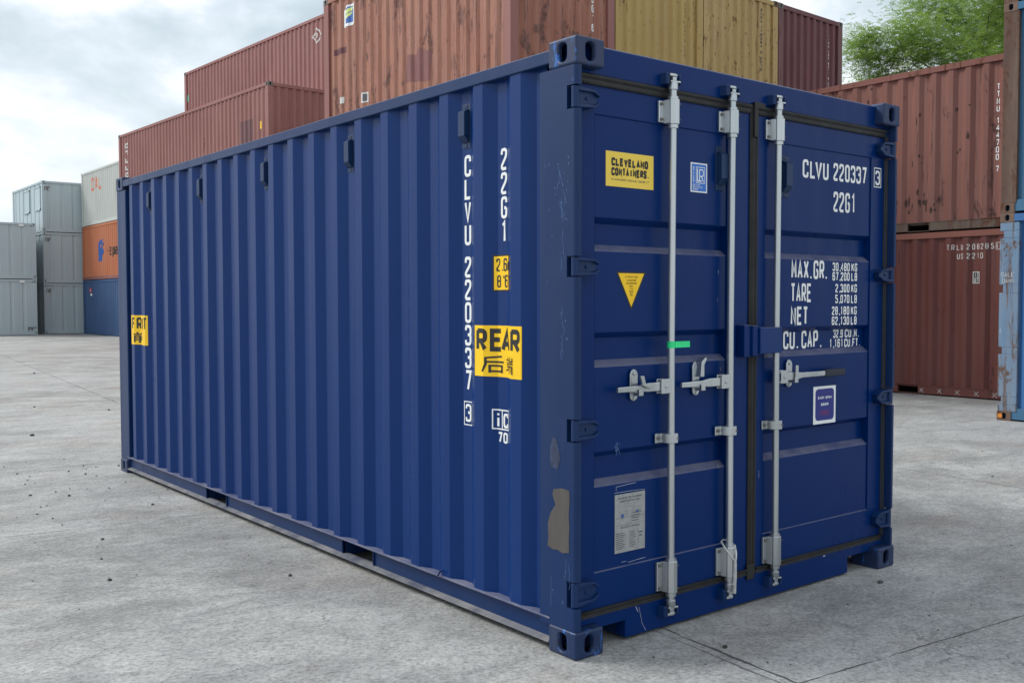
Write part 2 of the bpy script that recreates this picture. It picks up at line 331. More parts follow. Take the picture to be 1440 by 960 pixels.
# corrugation: list of (length, depth at end) pieces repeated
class Corr:
    def __init__(s, start, end, base, pitch, of, sl, inn, d0, d1):
        """outer flat begins (far edge) at base + k*pitch; d0 outer depth, d1 inner depth"""
        s.a, s.b, s.d0, s.d1 = start, end, d0, d1; bp = []
        k0 = int((start-base)/pitch)-3; k1 = int((end-base)/pitch)+3
        for k in range(k0, k1):
            e = base+k*pitch; bp += [(e-of, d0), (e, d0), (e+sl, d1), (e+sl+inn, d1)]
        s.bp = sorted(bp)
        s.pts = [(start, s.depth(start))]+[q for q in s.bp if start < q[0] < end]+[(end, s.depth(end))]
    def depth(s, u):
        if u <= s.a-1e-4 or u >= s.b+1e-4: return s.d0
        for (a, da), (b, db) in zip(s.bp, s.bp[1:]):
            if a <= u <= b: return da+(db-da)*(u-a)/max(1e-9, b-a)
        return s.d0

def casting(mb, x0, x1, y0, y1, z0, z1, sx, sy):
    """corner casting box with obround holes in its outer faces"""
    cx, cy, cz = (x0+x1)/2, (y0+y1)/2, (z0+z1)/2; hx, hy, hz = (x1-x0)/2, (y1-y0)/2, (z1-z0)/2
    X = x0 if sx < 0 else x1; Y = y0 if sy < 0 else y1
    mb.holeface((X, cy, cz), (0, hy, 0), (0, 0, hz), (sx, 0, 0), .0255, .039, .022)
    mb.holeface((cx, Y, cz), (hx, 0, 0), (0, 0, hz), (0, sy, 0), .0255, .039, .022)
    X2 = x1 if sx < 0 else x0; Y2 = y1 if sy < 0 else y0
    mb.add([(X2, y0, z0), (X2, y1, z0), (X2, y1, z1), (X2, y0, z1)], [(0, 1, 2, 3)])
    mb.add([(x0, Y2, z0), (x1, Y2, z0), (x1, Y2, z1), (x0, Y2, z1)], [(0, 1, 2, 3)])
    for z in (z0, z1): mb.add([(x0, y0, z), (x1, y0, z), (x1, y1, z), (x0, y1, z)], [(0, 1, 2, 3)])

# ------------------------------------------------------------------ ground
gm, t, b = new_mat('worn_concrete'); L = t.links.new
c = N(t, 'ShaderNodeTexCoord'); O_ = c.outputs['Object']
def gn(scale, det=6, ro=0.6, dist=0.0, loc=(0, 0, 0), rot=0.0):
    m_ = N(t, 'ShaderNodeMapping'); m_.inputs['Scale'].default_value = scale; m_.inputs['Location'].default_value = loc; m_.inputs['Rotation'].default_value = (0, 0, rot)
    L(O_, m_.inputs[0]); n = N(t, 'ShaderNodeTexNoise', i_Scale=1.0, i_Detail=float(det), i_Roughness=ro, i_Distortion=dist); L(m_.outputs[0], n.inputs[0]); return n.outputs[0]
def gmix(f, a, bb, mode='MIX'):
    q = N(t, 'ShaderNodeMix', data_type='RGBA', blend_type=mode)
    for i, v in ((0, f), (6, a), (7, bb)):
        if isinstance(v, (int, float)): q.inputs[i].default_value = v
        elif isinstance(v, tuple): q.inputs[i].default_value = (*v, 1)
        else: L(v, q.inputs[i])
    return q.outputs[2]
def gm2(op, a, bb):
    q = N(t, 'ShaderNodeMath', operation=op)
    for i, v in ((0, a), (1, bb)):
        if isinstance(v, (int, float)): q.inputs[i].default_value = v
        else: L(v, q.inputs[i])
    return q.outputs[0]
broad = gn((0.16, 0.16, 1), 4, 0.55)
mid = gn((1.2, 1.3, 1), 9, 0.66, 0.6, rot=R(34))
fine = gn((11, 14, 1), 10, 0.80, 0.5, rot=R(34)); fine2 = gn((45, 50, 1), 6, 0.75, rot=R(34))
strk = gn((1.0, 2.2, 1), 9, 0.72, 0.9, rot=R(20))
grain = gn((160, 160, 1), 3, 0.6)
basec = ramp(t, [(0.32, (0.235, 0.234, 0.226)), (0.45, (0.315, 0.314, 0.304)), (0.55, (0.380, 0.380, 0.368)), (0.68, (0.48, 0.477, 0.460))], mid).outputs[0]
col = gmix(ramp(t, [(0.42, 0.0), (0.58, 0.70)], broad).outputs[0], basec, (0.44, 0.44, 0.435))
col = gmix(ramp(t, [(0.48, 0.0), (0.66, 0.65)], strk).outputs[0], col, (0.225, 0.225, 0.225))
col = gmix(ramp(t, [(0.54, 0.0), (0.62, 0.38)], gn((0.35, 0.5, 1), 8, 0.7, 1.2, loc=(1, 7, 0))).outputs[0], col, (0.20, 0.20, 0.195))
col = gmix(ramp(t, [(0.30, 0.50), (0.44, 0.0)], strk).outputs[0], col, (0.52, 0.52, 0.515))
col = gmix(ramp(t, [(0.54, 0.0), (0.68, 0.50)], gn((0.7, 0.9, 1), 5, 0.6, loc=(9, 4, 0))).outputs[0], col, (0.34, 0.295, 0.265))
col = gmix(0.9, col, ramp(t, [(0.30, 0.40), (0.5, 1.0), (0.70, 1.40)], fine2).outputs[0], 'MULTIPLY')
col = gmix(0.8, col, ramp(t, [(0.28, 0.50), (0.5, 1.0), (0.72, 1.30)], fine).outputs[0], 'MULTIPLY')
col = gmix(0.5, col, ramp(t, [(0.25, 0.70), (0.5, 1.0), (0.75, 1.2)], grain).outputs[0], 'MULTIPLY')
col = gmix(ramp(t, [(0.66, 0.0), (0.70, 0.8)], gn((48, 40, 1), 3, 0.6, loc=(2, 2, 0))).outputs[0], col, (0.07, 0.07, 0.07))
# joints and cracks
sp = N(t, 'ShaderNodeSeparateXYZ')
mj = N(t, 'ShaderNodeMapping'); mj.vector_type = 'TEXTURE'; mj.inputs['Location'].default_value = (0.525, -0.72, 0); mj.inputs['Rotation'].default_value = (0, 0, R(-5.8)); L(O_, mj.inputs[0])
wob = N(t, 'ShaderNodeTexNoise', i_Scale=5.0, i_Detail=5.0, i_Roughness=0.65); L(O_, wob.inputs[0])
wv = N(t, 'ShaderNodeVectorMath', operation='SUBTRACT'); L(wob.outputs['Color'], wv.inputs[0]); wv.inputs[1].default_value = (.5, .5, .5)
ws = N(t, 'ShaderNodeVectorMath', operation='SCALE'); L(wv.outputs[0], ws.inputs[0]); ws.inputs['Scale'].default_value = 0.045
wa = N(t, 'ShaderNodeVectorMath', operation='ADD'); L(mj.outputs[0], wa.inputs[0]); L(ws.outputs[0], wa.inputs[1]); L(wa.outputs[0], sp.inputs[0])
jm = None
def line(axis, at, w, lo=None, hi=None, k=1.0):
    global jm
    d = gm2('ABSOLUTE', gm2('SUBTRACT', sp.outputs[axis], at), 0)
    wn = gm2('MULTIPLY', gm2('ADD', ramp(t, [(0.35, 0.25), (0.7, 1.6)], gn((3, 3, 1), 3, 0.6, loc=(at*3, 1, 0))).outputs[0], 0.0), w)
    msk = gm2('MULTIPLY', gm2('LESS_THAN', d, wn), k)
    if lo is not None: msk = gm2('MULTIPLY', msk, gm2('GREATER_THAN', sp.outputs[1-axis], lo))
    if hi is not None: msk = gm2('MULTIPLY', msk, gm2('LESS_THAN', sp.outputs[1-axis], hi))
    jm = msk if jm is None else gm2('MAXIMUM', jm, msk)
line(0, 0.0, 0.0075); line(0, -0.055, 0.0045, 0.0, 1.1, 0.8); line(1, 0.0, 0.0045, 0.0, None); line(1, 4.43, 0.0065, None, 0.5, .8); line(1, 5.6, 0.0055, None, 1.0, .7); line(1, 2.78, 0.003, None, -.6, .6); line(1, 12.9, 0.008, None, None, .7)
line(0, 4.7, 0.006); line(1, -4.5, .006)
cv = N(t, 'ShaderNodeTexVoronoi', feature='DISTANCE_TO_EDGE', i_Scale=0.42); wc = N(t, 'ShaderNodeVectorMath', operation='SCALE'); L(ws.outputs[0], wc.inputs[0]); wc.inputs['Scale'].default_value = 6.0
wd = N(t, 'ShaderNodeVectorMath', operation='ADD'); L(O_, wd.inputs[0]); L(wc.outputs[0], wd.inputs[1]); L(wd.outputs[0], cv.inputs[0])
crk = gm2('MULTIPLY', gm2('LESS_THAN', cv.outputs[0], 0.0013), ramp(t, [(0.50, 0.0), (0.56, 0.6)], gn((0.6, 0.6, 1), 3, 0.5, loc=(5, 0, 0))).outputs[0])
jm = gm2('MAXIMUM', jm, crk)
col = gmix(jm, col, (0.085, 0.085, 0.082)); L(col, b.inputs['Base Color'])
b.inputs['Roughness'].default_value = 0.82; b.inputs['Specular IOR Level'].default_value = 0.35
hgt = gm2('SUBTRACT', gm2('ADD', gm2('MULTIPLY', fine, 0.5), gm2('ADD', gm2('MULTIPLY', fine2, 0.4), gm2('MULTIPLY', mid, 0.25))), gm2('MULTIPLY', jm, 1.2))
bp = N(t, 'ShaderNodeBump', i_Strength=0.55, i_Distance=0.012); L(hgt, bp.inputs['Height']); L(bp.outputs[0], b.inputs['Normal'])
g = MB(); g.add([(-400, -400, 0), (400, -400, 0), (400, 400, 0), (-400, 400, 0)], [(0, 1, 2, 3)])
tag(g.build('ground', gm), 'worn pale grey concrete yard', None, kind='structure')

# ------------------------------------------------------------------ generic background container
CW = 2.438
def container(label, loc, rot, LEN, HT, mat, group, name='shipping_container', postmat=None, railmat=None, railtop=None, castmat=None, cabin=False,
              pocket=(), jpost=False, hidden=False, side_d=(0.014, 0.050), end_d=(0.012, 0.055)):
    postmat = postmat or mat; railmat = railmat or mat; castmat = castmat or railmat; railtop = railtop or mat
    r = empty(name, label, 'container' if not cabin else 'storage cabin', loc, R(rot), group)
    yA, yB = (.19, LEN-(.235 if jpost else .19))
    zb, zt = .16, HT-.10
    if cabin:
        sc = Corr(.22, LEN-.22, .55, .78, .50, .03, .22, .03, .055); ec = Corr(.20, CW-.20, .80, .51, .36, .03, .09, .03, .055)
    else:
        sc = Corr(yA, yB, .449, .278, .072, .068, .070, *side_d); ec = Corr(.17, CW-.17, .40, .250, .090, .045, .070, *end_d)
    for s in (0, 1):
        m = MB(); X = (lambda d: d) if s == 0 else (lambda d: CW-d)
        m.strip([(X(d), u, zb) for u, d in sc.pts], [(X(d), u, zt) for u, d in sc.pts]); m.build('side_panel', mat, r)
        m = MB(); m.box(X(.0), X(.06), .15, LEN-.15, zt-.005, HT-.012); m.build('top_rail', railtop, r, bevel=.004, seg=1)
        m = MB(); ys = [.17]+[q for a_, b_ in pocket for q in (a_, b_)]+[LEN-.17]
        if hidden or not pocket: m.box(X(.01), X(.06), .17, LEN-.17, .02, zb)
        else:
            for a_, b_ in zip(ys[::2], ys[1::2]): m.box(X(.01), X(.06), a_, b_, .02, zb-.012)
            m.box(X(.004), X(.07), .17, LEN-.17, zb-.012, zb+.002)
            for a_, b_ in pocket: m.box(X(.012), X(.06), a_, b_, .012, .024)
        m.build('bottom_rail', railmat, r, bevel=.003, seg=1)
    for s in (0, 1):
        m = MB(); Y = (lambda d: d) if s == 0 else (lambda d: LEN-d)
        m.strip([(u, Y(d), zb) for u, d in ec.pts], [(u, Y(d), zt) for u, d in ec.pts]); m.build('end_panel', mat, r)
        m = MB(); m.box(.13, CW-.13, Y(.0), Y(.07), zt-.01, HT-.014); m.build('end_header', railtop, r, bevel=.004, seg=1)
        m = MB(); m.box(.13, CW-.13, Y(.002), Y(.07), .02, zb+.01); m.build('end_sill', railmat, r, bevel=.004, seg=1)
    m = MB(); m.box(.05, CW-.05, .06, LEN-.06, HT-.03, HT-.016); m.build('roof', mat, r)
    m = MB(); m.box(.06, CW-.06, .06, LEN-.06, .12, .15); m.build('floor', railmat, r)
    cz = .118 if not cabin else .16
    for sx in (0, 1):
        for sy in (0, 1):
            wy = .237 if (jpost and sy) else (.192 if not cabin else .225)
            pw = .205 if cabin else .172; x0, x1 = (.001, pw) if not sx else (CW-pw, CW-.001); y0, y1 = (.001, wy) if not sy else (LEN-wy, LEN-.001)
            m = MB()
            if jpost and sy:
                zs = [cz]; nt_ = [(.20, .30), (.83, .92), (1.60, 1.70), (2.28, 2.37)]
                for a_, b_ in nt_:
                    m.box(x0, x1, y0, y1, zs[-1], a_); m.box(x0, x1, y0, y1-.045, a_, b_); zs.append(b_)
                m.box(x0, x1, y0, y1, zs[-1], HT-cz)
            else: m.box(x0, x1, y0, y1, cz, HT-cz)
            m.build('corner_post', postmat, r, bevel=.006)
            for top in (0, 1):
                m = MB(); zz = (HT-.118, HT) if top else (0, .118)
                if cabin: zz = (HT-.14, HT) if top else (0, .14)
                xx = (-.003, .159) if not sx else (CW-.159, CW+.003); yy = (-.003, .175) if not sy else (LEN-.175, LEN+.003)
                if hidden: m.box(*xx, *yy, *zz); m.build('corner_casting', castmat, r)
                else: casting(m, *xx, *yy, *zz, 1 if sx else -1, 1 if sy else -1); m.build('corner_casting', castmat, r, bevel=.008, merge=True)
    sbp = [-q for q, d in sc.pts]; ebp = [q for q, d in ec.pts]
    side = (lambda s_, z, o: (sc.depth(-s_)-o, -s_, z), sbp)
    end = (lambda s_, z, o: (s_, ec.depth(s_)-o, z), ebp)
    return r, side, end
def copy_tree(o, parent=None):
    c_ = o.copy(); COL.objects.link(c_)
    if parent: c_.parent = parent
    for ch in list(o.children): copy_tree(ch, c_)
    return c_
H = 2.591

# --- paints of the stacks
RED1 = paint('faded_red_paint', (0.2420, 0.0900, 0.0802), 0.55, fade=0.75, fadecol=(0.3168, 0.1432, 0.1269), rust=0.16, dirt=0.12, seed=12)
RED2 = paint('dusty_red_paint', (0.2420, 0.0907, 0.0850), 0.55, fade=0.75, fadecol=(0.3344, 0.1538, 0.1417), rust=0.02, dirt=0.10, seed=15)
TAN = paint('sun_bleached_orange_paint', (0.3036, 0.1142, 0.0759), 0.6, fade=0.85, fadecol=(0.3864, 0.1785, 0.1205), rust=0.66, spots=1.0, dirt=0.22, seed=21, rustcol=(0.175, 0.088, 0.072))
MUST = paint('mustard_paint', (0.40, 0.27, 0.085), 0.6, fade=0.75, fadecol=(0.47, 0.34, 0.13), rust=0.34, spots=0.95, dirt=0.18, seed=25, rustcol=(0.16, 0.085, 0.04))
MUST2 = paint('worn_mustard_paint', (0.40, 0.275, 0.095), 0.6, fade=0.75, fadecol=(0.45, 0.33, 0.15), rust=0.42, spots=1.15, dirt=0.22, seed=28, rustcol=(0.17, 0.08, 0.04))
MAROON = paint('maroon_paint', (0.1062, 0.0255, 0.0340), 0.5, fade=0.6, fadecol=(0.1445, 0.0467, 0.0553), rust=0.05, dirt=0.10, seed=31)
BR_UP = paint('brick_red_paint', (0.1886, 0.0709, 0.0566), 0.6, fade=0.7, fadecol=(0.2378, 0.1018, 0.0815), rust=0.48, spots=0.4, dirt=0.20, seed=35.4, rustcol=(0.085, 0.04, 0.035), dirtcol=(0.17, 0.13, 0.12))
BR_LO = paint('dark_brick_paint', (0.1221, 0.0337, 0.0281), 0.6, fade=0.7, fadecol=(0.1554, 0.0527, 0.0422), rust=0.36, spots=0.2, dirt=0.20, seed=39, rustcol=(0.055, 0.026, 0.022), dirtcol=(0.13, 0.10, 0.09))
RAILBR = paint('grimy_brown_rail', (0.10, 0.060, 0.045), 0.75, fade=0.8, fadecol=(0.15, 0.11, 0.085), rust=0.6, dirt=0.4, seed=41)
POSTBR = paint('rusty_brown_post', (0.090, 0.050, 0.040), 0.75, fade=0.8, fadecol=(0.13, 0.085, 0.065), rust=0.75, spots=0.5, dirt=0.5, seed=43, rustcol=(0.10, 0.052, 0.036), dirtcol=(0.22, 0.17, 0.13))
POSTBL = paint('peeling_blue_post', (0.10, 0.19, 0.32), 0.7, fade=0.8, fadecol=(0.19, 0.28, 0.38), rust=0.72, spots=0.5, dirt=0.6, seed=47, rustcol=(0.12, 0.075, 0.055), dirtcol=(0.26, 0.25, 0.24), chip=(0.5, 0.52, 0.52), chipamt=0.15)
MIDBLUE = paint('mid_blue_paint', (0.035, 0.125, 0.32), 0.5, fade=0.6, fadecol=(0.06, 0.17, 0.36), rust=0.08, dirt=0.1, seed=49)
TEAL = paint('weathered_blue_paint', (0.025, 0.12, 0.24), 0.5, fade=0.6, fadecol=(0.05, 0.16, 0.27), rust=0.12, dirt=0.25, seed=53)
OFFW = paint('off_white_paint', (0.50, 0.52, 0.49), 0.6, fade=0.7, fadecol=(0.58, 0.60, 0.56), rust=0.10, spots=0.1, dirt=0.15, seed=57, rustcol=(0.30, 0.22, 0.12))
ORNG = paint('orange_paint', (0.48, 0.15, 0.065), 0.6, fade=0.7, fadecol=(0.53, 0.20, 0.11), rust=0.12, dirt=0.1, seed=61)
NAVY2 = paint('steel_blue_paint', (0.035, 0.085, 0.20), 0.55, fade=0.7, fadecol=(0.06, 0.12, 0.25), rust=0.02, dirt=0.1, seed=65)
CABIN = paint('light_grey_cabin_paint', (0.3944, 0.4698, 0.4988), 0.55, fade=0.6, fadecol=(0.4640, 0.5394, 0.5626), dirt=0.06, seed=71, dent=0.1)
RUSTCAST = paint('rusty_casting', (0.11, 0.065, 0.048), 0.8, fade=0.8, fadecol=(0.19, 0.12, 0.09), rust=0.6, dirt=0.3, seed=81, dirtcol=(0.3, 0.25, 0.2))
GREYCAST = paint('grey_casting', (0.13, 0.12, 0.11), 0.7, fade=0.6, rust=0.3, seed=83)

# --- grey cabins, far left: two high in front, three high behind
GH = 2.553
c1, _, e1 = container('light grey ribbed steel cabin on the ground, bottom of the stack of two', (8.55-CW, 46.2, 0), 0, 6.058, GH, CABIN, 'grey steel cabins', 'storage_cabin', cabin=True)
for z in (GH-.16,): decal('notice', rect(CW-.72, z, CW-.51, z+.09), WHITE, (lambda s_, z_, o: (s_, -.02-o, z_), []), c1)
c2, _, e2 = container('light grey ribbed steel cabin on top of the stack of two at the left edge', (8.55-CW, 46.2, GH), 0, 6.058, GH, CABIN, 'grey steel cabins', 'storage_cabin', cabin=True)
decal('notice', rect(CW-.72, GH-.16, CW-.51, GH-.07), WHITE, (lambda s_, z_, o: (s_, -.02-o, z_), []), c2)
m = MB(); m.box(CW-.40, CW-.05, -.012, .02, .33, .37); m.box(CW-.40, CW-.37, -.012, .02, .20, .34); m.box(CW-.26, CW-.20, -.03, .0, .24, .31); m.build('lifting_bracket', GREYCAST, c1)
G3H = 2.39
for k, lab in enumerate(('light grey steel cabin on the ground, bottom of the stack of three', 'light grey steel cabin in the middle of the stack of three', 'light grey steel cabin with shuttered window openings, top of the stack of three')):
    cb, sd, ed = container(lab, (9.05, 47.05, k*G3H), 0, 6.058, G3H, CABIN, 'grey steel cabins', 'storage_cabin', cabin=True)
    m = MB(); m.box(.10, .34, -.014, .02, G3H-.30, G3H-.27); m.box(.10, .13, -.014, .02, G3H-.44, G3H-.3); m.box(.18, .26, -.02, .02, G3H-.42, G3H-.33); m.build('lifting_bracket', GREYCAST, cb)
    if k == 2:
        for a in (.35, 2.45):
            m = MB()
            for q in ((a, a+1.15, 1.05, 1.10), (a, a+1.15, 2.10, 2.15), (a, a+.05, 1.05, 2.15), (a+1.1, a+1.15, 1.05, 2.15)): m.box(-.02, .03, *q)
            w_ = m.build('window', CABIN, cb); m = MB(); m.box(0.0, .03, a+.05, a+1.1, 1.1, 2.1); m.build('shutter', CABIN, w_)

# --- off-white, orange and dark blue 20 ft stack
WH = 2.53
wb, sd, ed = container('dark steel-blue container on the ground under the orange one', (10.76, 40.9, 0), 0, 6.058, WH, NAVY2, 'containers of the far left stack')
decal('sticker', rect(-5.09, 1.95, -4.75, 2.17), REDPRINT, sd, wb, .004); decal('sticker', rect(-5.0, 1.80, -4.72, 1.90)+rect(-5.0, 1.99, -4.82, 2.11, 2), WHITE, sd, wb, .006)
wo_, sd, ed = container('orange container with a blue emblem, between the off-white and the dark blue ones', (10.76, 40.9, WH), 0, 6.058, WH, ORNG, 'containers of the far left stack', railmat=RED1)
em = poly([(-3.62, .83), (-3.10, .83), (-3.02, 1.1), (-3.35, 1.25), (-3.35, 1.45), (-2.8, 1.80), (-3.35, 1.80), (-3.65, 1.45)])+poly([(-3.25, 1.2), (-2.95, 1.05), (-2.75, 1.30), (-2.92, 1.42), (-2.75, 1.70), (-2.98, 1.62), (-3.2, 1.42)], 1)
decal('emblem', em, plain('emblem_blue', (0.02, 0.10, 0.38), .5), sd, wo_, .004)
decal('lettering', text('-apa', -2.35, 1.05, .50, .34, .085, .10), BLACK, sd, wo_, .004)
ww, sd, ed = container('off-white container with faded orange lettering, topmost of its stack', (10.76, 40.9, 2*WH), 0, 6.058, WH, OFFW, 'containers of the far left stack')
decal('lettering', fit(text('DAL', -4.5, 1.55, .62, .42, .14, .10), -4.5, -3.0), plain('faded_orange_print', (0.70, 0.20, 0.12), .6), sd, ww, .004)

# --- long red containers (40 ft)
LG = 12.192
hid = {}
def hidden_container(label, loc, rot, LEN, mat, group):
    key = (LEN, mat.name)
    if key not in hid:
        r_, _, _ = container(label, loc, rot, LEN, H, mat, group, hidden=True); hid[key] = r_; return r_
    r_ = copy_tree(hid[key]); r_.location = loc; r_.rotation_euler = (0, 0, R(rot)); r_['label'] = label; r_['group'] = group; return r_
PX, PY, PR = 9.566, 23.635, 2.1
for k, w_ in enumerate(('bottom', 'middle')): hidden_container('long red container at the %s of the stack behind the navy container' % w_, (PX, PY, k*H), PR, LG, RED2, 'long red containers')
pc, sd, ed = container('long faded red container with a dark patch, below and left of the highest red one', (PX, PY, 2*H), PR, LG, H, RED1, 'long red containers', postmat=RED1, castmat=GREYCAST)
decal('lettering', text('CTLLCU', -11.53, 2.22, .20, .30, .07, vertical=True, vpitch=.27), AGEDWHITE, sd, pc, .005)
decal('lettering', text('TRIU 940028 1', -.80, 2.28, .085, .07, .02, vertical=True, vpitch=.115)+text('42G1', -.52, 2.20, .085, .07, .02, vertical=True, vpitch=.115), AGEDWHITE, sd, pc, .005)
decal('sticker', rect(-.60, 1.32, -.50, 1.54), YELLOW, sd, pc, .005)
decal('paint_patch', rect(-1.86, .6, -1.03, 1.68), paint('dark_repair_paint', (0.13, 0.055, 0.06), .6, fade=.8, fadecol=(.20, .10, .10), rust=.4, seed=9), sd, pc, .003)
RX, RY, RR = 12.04, 23.2, 2.5
for k, w_ in enumerate(('bottom', 'second', 'third')): hidden_container('dusty red container, %s from the ground in the tall red stack' % w_, (RX, RY, k*H), RR, LG, RED2, 'long red containers')
rc_, sd, ed = container('dusty red container with a white diamond sign, highest of the long red ones', (RX, RY, 3*H), RR, LG, H, RED2, 'long red containers', castmat=GREYCAST)
dm = [(-2.07, 2.22), (-1.81, 2.0), (-2.07, 1.78), (-2.33, 2.0)]
decal('sign', [(q, 0) for q in ribbon(dm, .05, True)]+text('8', -2.12, 1.92, .16, .1, .03), AGEDWHITE, sd, rc_, .005)
decal('sticker', rect(-12.0, 1.45, -11.8, 1.7), plain('green_sticker', (.15, .5, .35), .5), sd, rc_, .005)

# --- row of four 20 ft ends
QX, QY, QR = 7.436, 9.825, 1.8
ca, sa = math.cos(R(QR)), math.sin(R(QR))
def qloc(i, z): d = i*(CW+.025); return (QX+d*ca, QY+d*sa, z)
for i in range(4):
    for k in range(2): hidden_container('%s tier container under the %s of the row behind the navy container' % (('ground', 'second')[k], ('tan orange one', 'first mustard one', 'second mustard one', 'maroon one')[i]), qloc(i, k*H), QR, 6.058, RED2 if (i+k) % 2 else MAROON, 'containers of the middle row')
q0, sd, ed = container('large sun-bleached orange-brown container with rust scars and a blue and yellow logo sticker', qloc(0, 2*H), QR, 6.058, H, TAN, 'containers of the middle row', castmat=GREYCAST, postmat=RED1)
z0 = 2*H
lg = decal('sticker', poly([(-5.30, 7.06-z0), (-4.87, 7.06-z0), (-4.87, 7.48-z0), (-5.14, 7.48-z0), (-5.30, 7.40-z0)]), WHITE, sd, q0, .004)
decal('lettering', poly([(-5.23, 7.12-z0), (-4.93, 7.12-z0), (-4.93, 7.44-z0), (-5.13, 7.44-z0), (-5.23, 7.38-z0)]), plain('logo_blue', (.03, .12, .40), .5), sd, lg, .006)
decal('lettering', poly([(-5.2, 7.30-z0), (-5.0, 7.35-z0), (-4.93, 7.42-z0), (-5.1, 7.41-z0), (-5.2, 7.37-z0)])+poly([(-5.2, 7.20-z0), (-5.05, 7.26-z0), (-4.98, 7.33-z0), (-5.12, 7.31-z0), (-5.2, 7.27-z0)]), plain('logo_yellow', (.65, .72, .25), .5), sd, lg, .008)
for x0, x1, za, zb_, mt in ((-5.44, -5.32, 5.55, 5.68, AGEDWHITE), (-4.62, -4.40, 5.44, 5.64, AGEDWHITE), (-5.66, -5.21, 6.56, 6.68, MAROON)):
    decal('sticker', rect(x0, za-z0, x1, zb_-z0), mt, sd, q0, .004)
decal('sticker', rect(-4.57, 5.47-z0, -4.45, 5.61-z0), GREYPRINT, sd, q0, .006)
decal('paint_patch', poly([(-3.1, 5.6-z0), (-2.3, 5.5-z0), (-2.25, 6.0-z0), (-2.6, 6.15-z0), (-2.75, 6.05-z0), (-3.05, 6.1-z0)]), paint('mauve_repair_paint', (0.20, 0.075, 0.075), .6, fade=.8, fadecol=(.27, .13, .12), rust=.3, seed=19), sd, q0, .003)
decal('lettering', text('299016 9', 1.86, 7.18-z0, .135, .095, .022, vertical=True, vpitch=.165), WHITE, ed, q0, .004)
q1, sd, ed = container('mustard yellow container between the orange-brown and the rust-spotted one, black vertical code', qloc(1, 2*H), QR, 6.058, H, MUST, 'containers of the middle row', postmat=MUST)
o1 = CW+.025
decal('lettering', text('SUDU 1882 6 220', 4.37-o1, 7.20-z0, .055, .06, .014, vertical=True, vpitch=.075), BLACK, ed, q1, .004)
q2, sd, ed = container('mustard yellow container covered in rust spots, directly left of the maroon one', qloc(2, 2*H), QR, 6.058, H, MUST2, 'containers of the middle row', castmat=RUSTCAST)
decal('lettering', text('SUDU 176284 0 2210', 6.76-2*o1, 7.53-z0, .055, .06, .014, vertical=True, vpitch=.077), BLACK, ed, q2, .004)
q3, sd, ed = container('maroon container at the right end of the middle row, next to the trees', qloc(3, 2*H), QR, 6.058, H, MAROON, 'containers of the middle row', castmat=GREYCAST, postmat=paint('grey_maroon_post', (.12, .055, .055), .6, fade=.7, rust=.3, seed=91))
decal('lettering', text('TTNU 282 0071 6 22', 9.27-3*o1, 7.40-z0, .052, .06, .016, vertical=True, vpitch=.072), WHITE, ed, q3, .004)

# --- brick red pair on the right
BX_, BY_ = 12.25, 3.4
bl, sd, ed = container('dark brick red container on the ground at the right, below the rust-streaked one', (BX_, BY_, 0), 0, 6.058, H, BR_LO, 'brick red containers', railmat=BR_LO, railtop=paint('pale_brick_rail', (.22, .08, .06), .6, rust=.2, seed=3), castmat=RUSTCAST, pocket=((1.995, 2.345), (3.71, 4.06)))
decal('lettering', text('TRLU 2082854', -1.55, 2.285, .085, .042, .011, .030)+text('US 2210', -1.40, 2.145, .085, .045, .011, .024)+frame(-.80, 2.27, -.715, 2.38, .008), AGEDWHITE, sd, bl, .003)
st = decal('sticker', rect(-1.145, 1.765, -1.03, 1.945), BLACK, sd, bl, .003)
decal('lettering', frame(-1.145, 1.765, -1.03, 1.945, .012)+rect(-1.145, 1.85, -1.03, 1.858)+text('IC', -1.12, 1.866, .06, .03, .009, .012)+text('87', -1.12, 1.783, .055, .03, .009, .008), AGEDWHITE, sd, st, .005)
ck = []
for x in (1.93, 1.63, 1.34, 1.04, .76): 
    for a, b2 in (((-.035, -.03), (.03, .035)), ((-.03, .03), (.035, -.035))): ck += [(q, 0) for q in ribbon([(-x+a[0], .075+a[1]), (-x+b2[0], .075+b2[1])], .006)]
decal('chalk_marks', ck, AGEDWHITE, (lambda s_, z_, o: (.01-o, -s_, z_), []), bl, .003)
bu, sd, ed = container('rust-streaked brick red container on top of the dark brick one, vertical white code', (BX_, BY_, H), 0, 6.058, H, BR_UP, 'brick red containers', railmat=RAILBR, railtop=paint('rusty_brick_rail', (.20, .075, .06), .6, rust=.6, seed=5), castmat=RUSTCAST, pocket=((1.848, 2.21), (3.85, 4.20)))
decal('lettering', text('TTNU 144700 7', -.825, 4.745-H, .088, .052, .012, vertical=True, vpitch=.109), WHITE, sd, bu, .003)
random.seed(5)
dr = []
for (cx_, cz_, n_) in ((-2.30, .42, 9), (-1.85, .40, 8), (-2.05, .55, 4), (-1.35, 1.9, 2), (-2.0, 1.75, 2), (-2.05, 1.1, 2), (-1.32, 1.25, 2), (-2.9, 2.30, 3), (-1.2, 1.5, 1)):
    for _ in range(n_):
        x = cx_+random.uniform(-.16, .16); z = cz_+random.uniform(-.12, .12); a_ = random.uniform(.02, .06); h_ = random.uniform(.02, .11)
        dr.append(([Vector((x+a_*random.uniform(.3, .6)*math.cos(q*math.pi/4), z+h_*random.uniform(.4, 1)*math.sin(q*math.pi/4))) for q in range(8)], _))
decal('rust_scars', dr, plain('dark_rust', (.055, .028, .024), .9, var=.6, scale=40), sd, bu, .002)

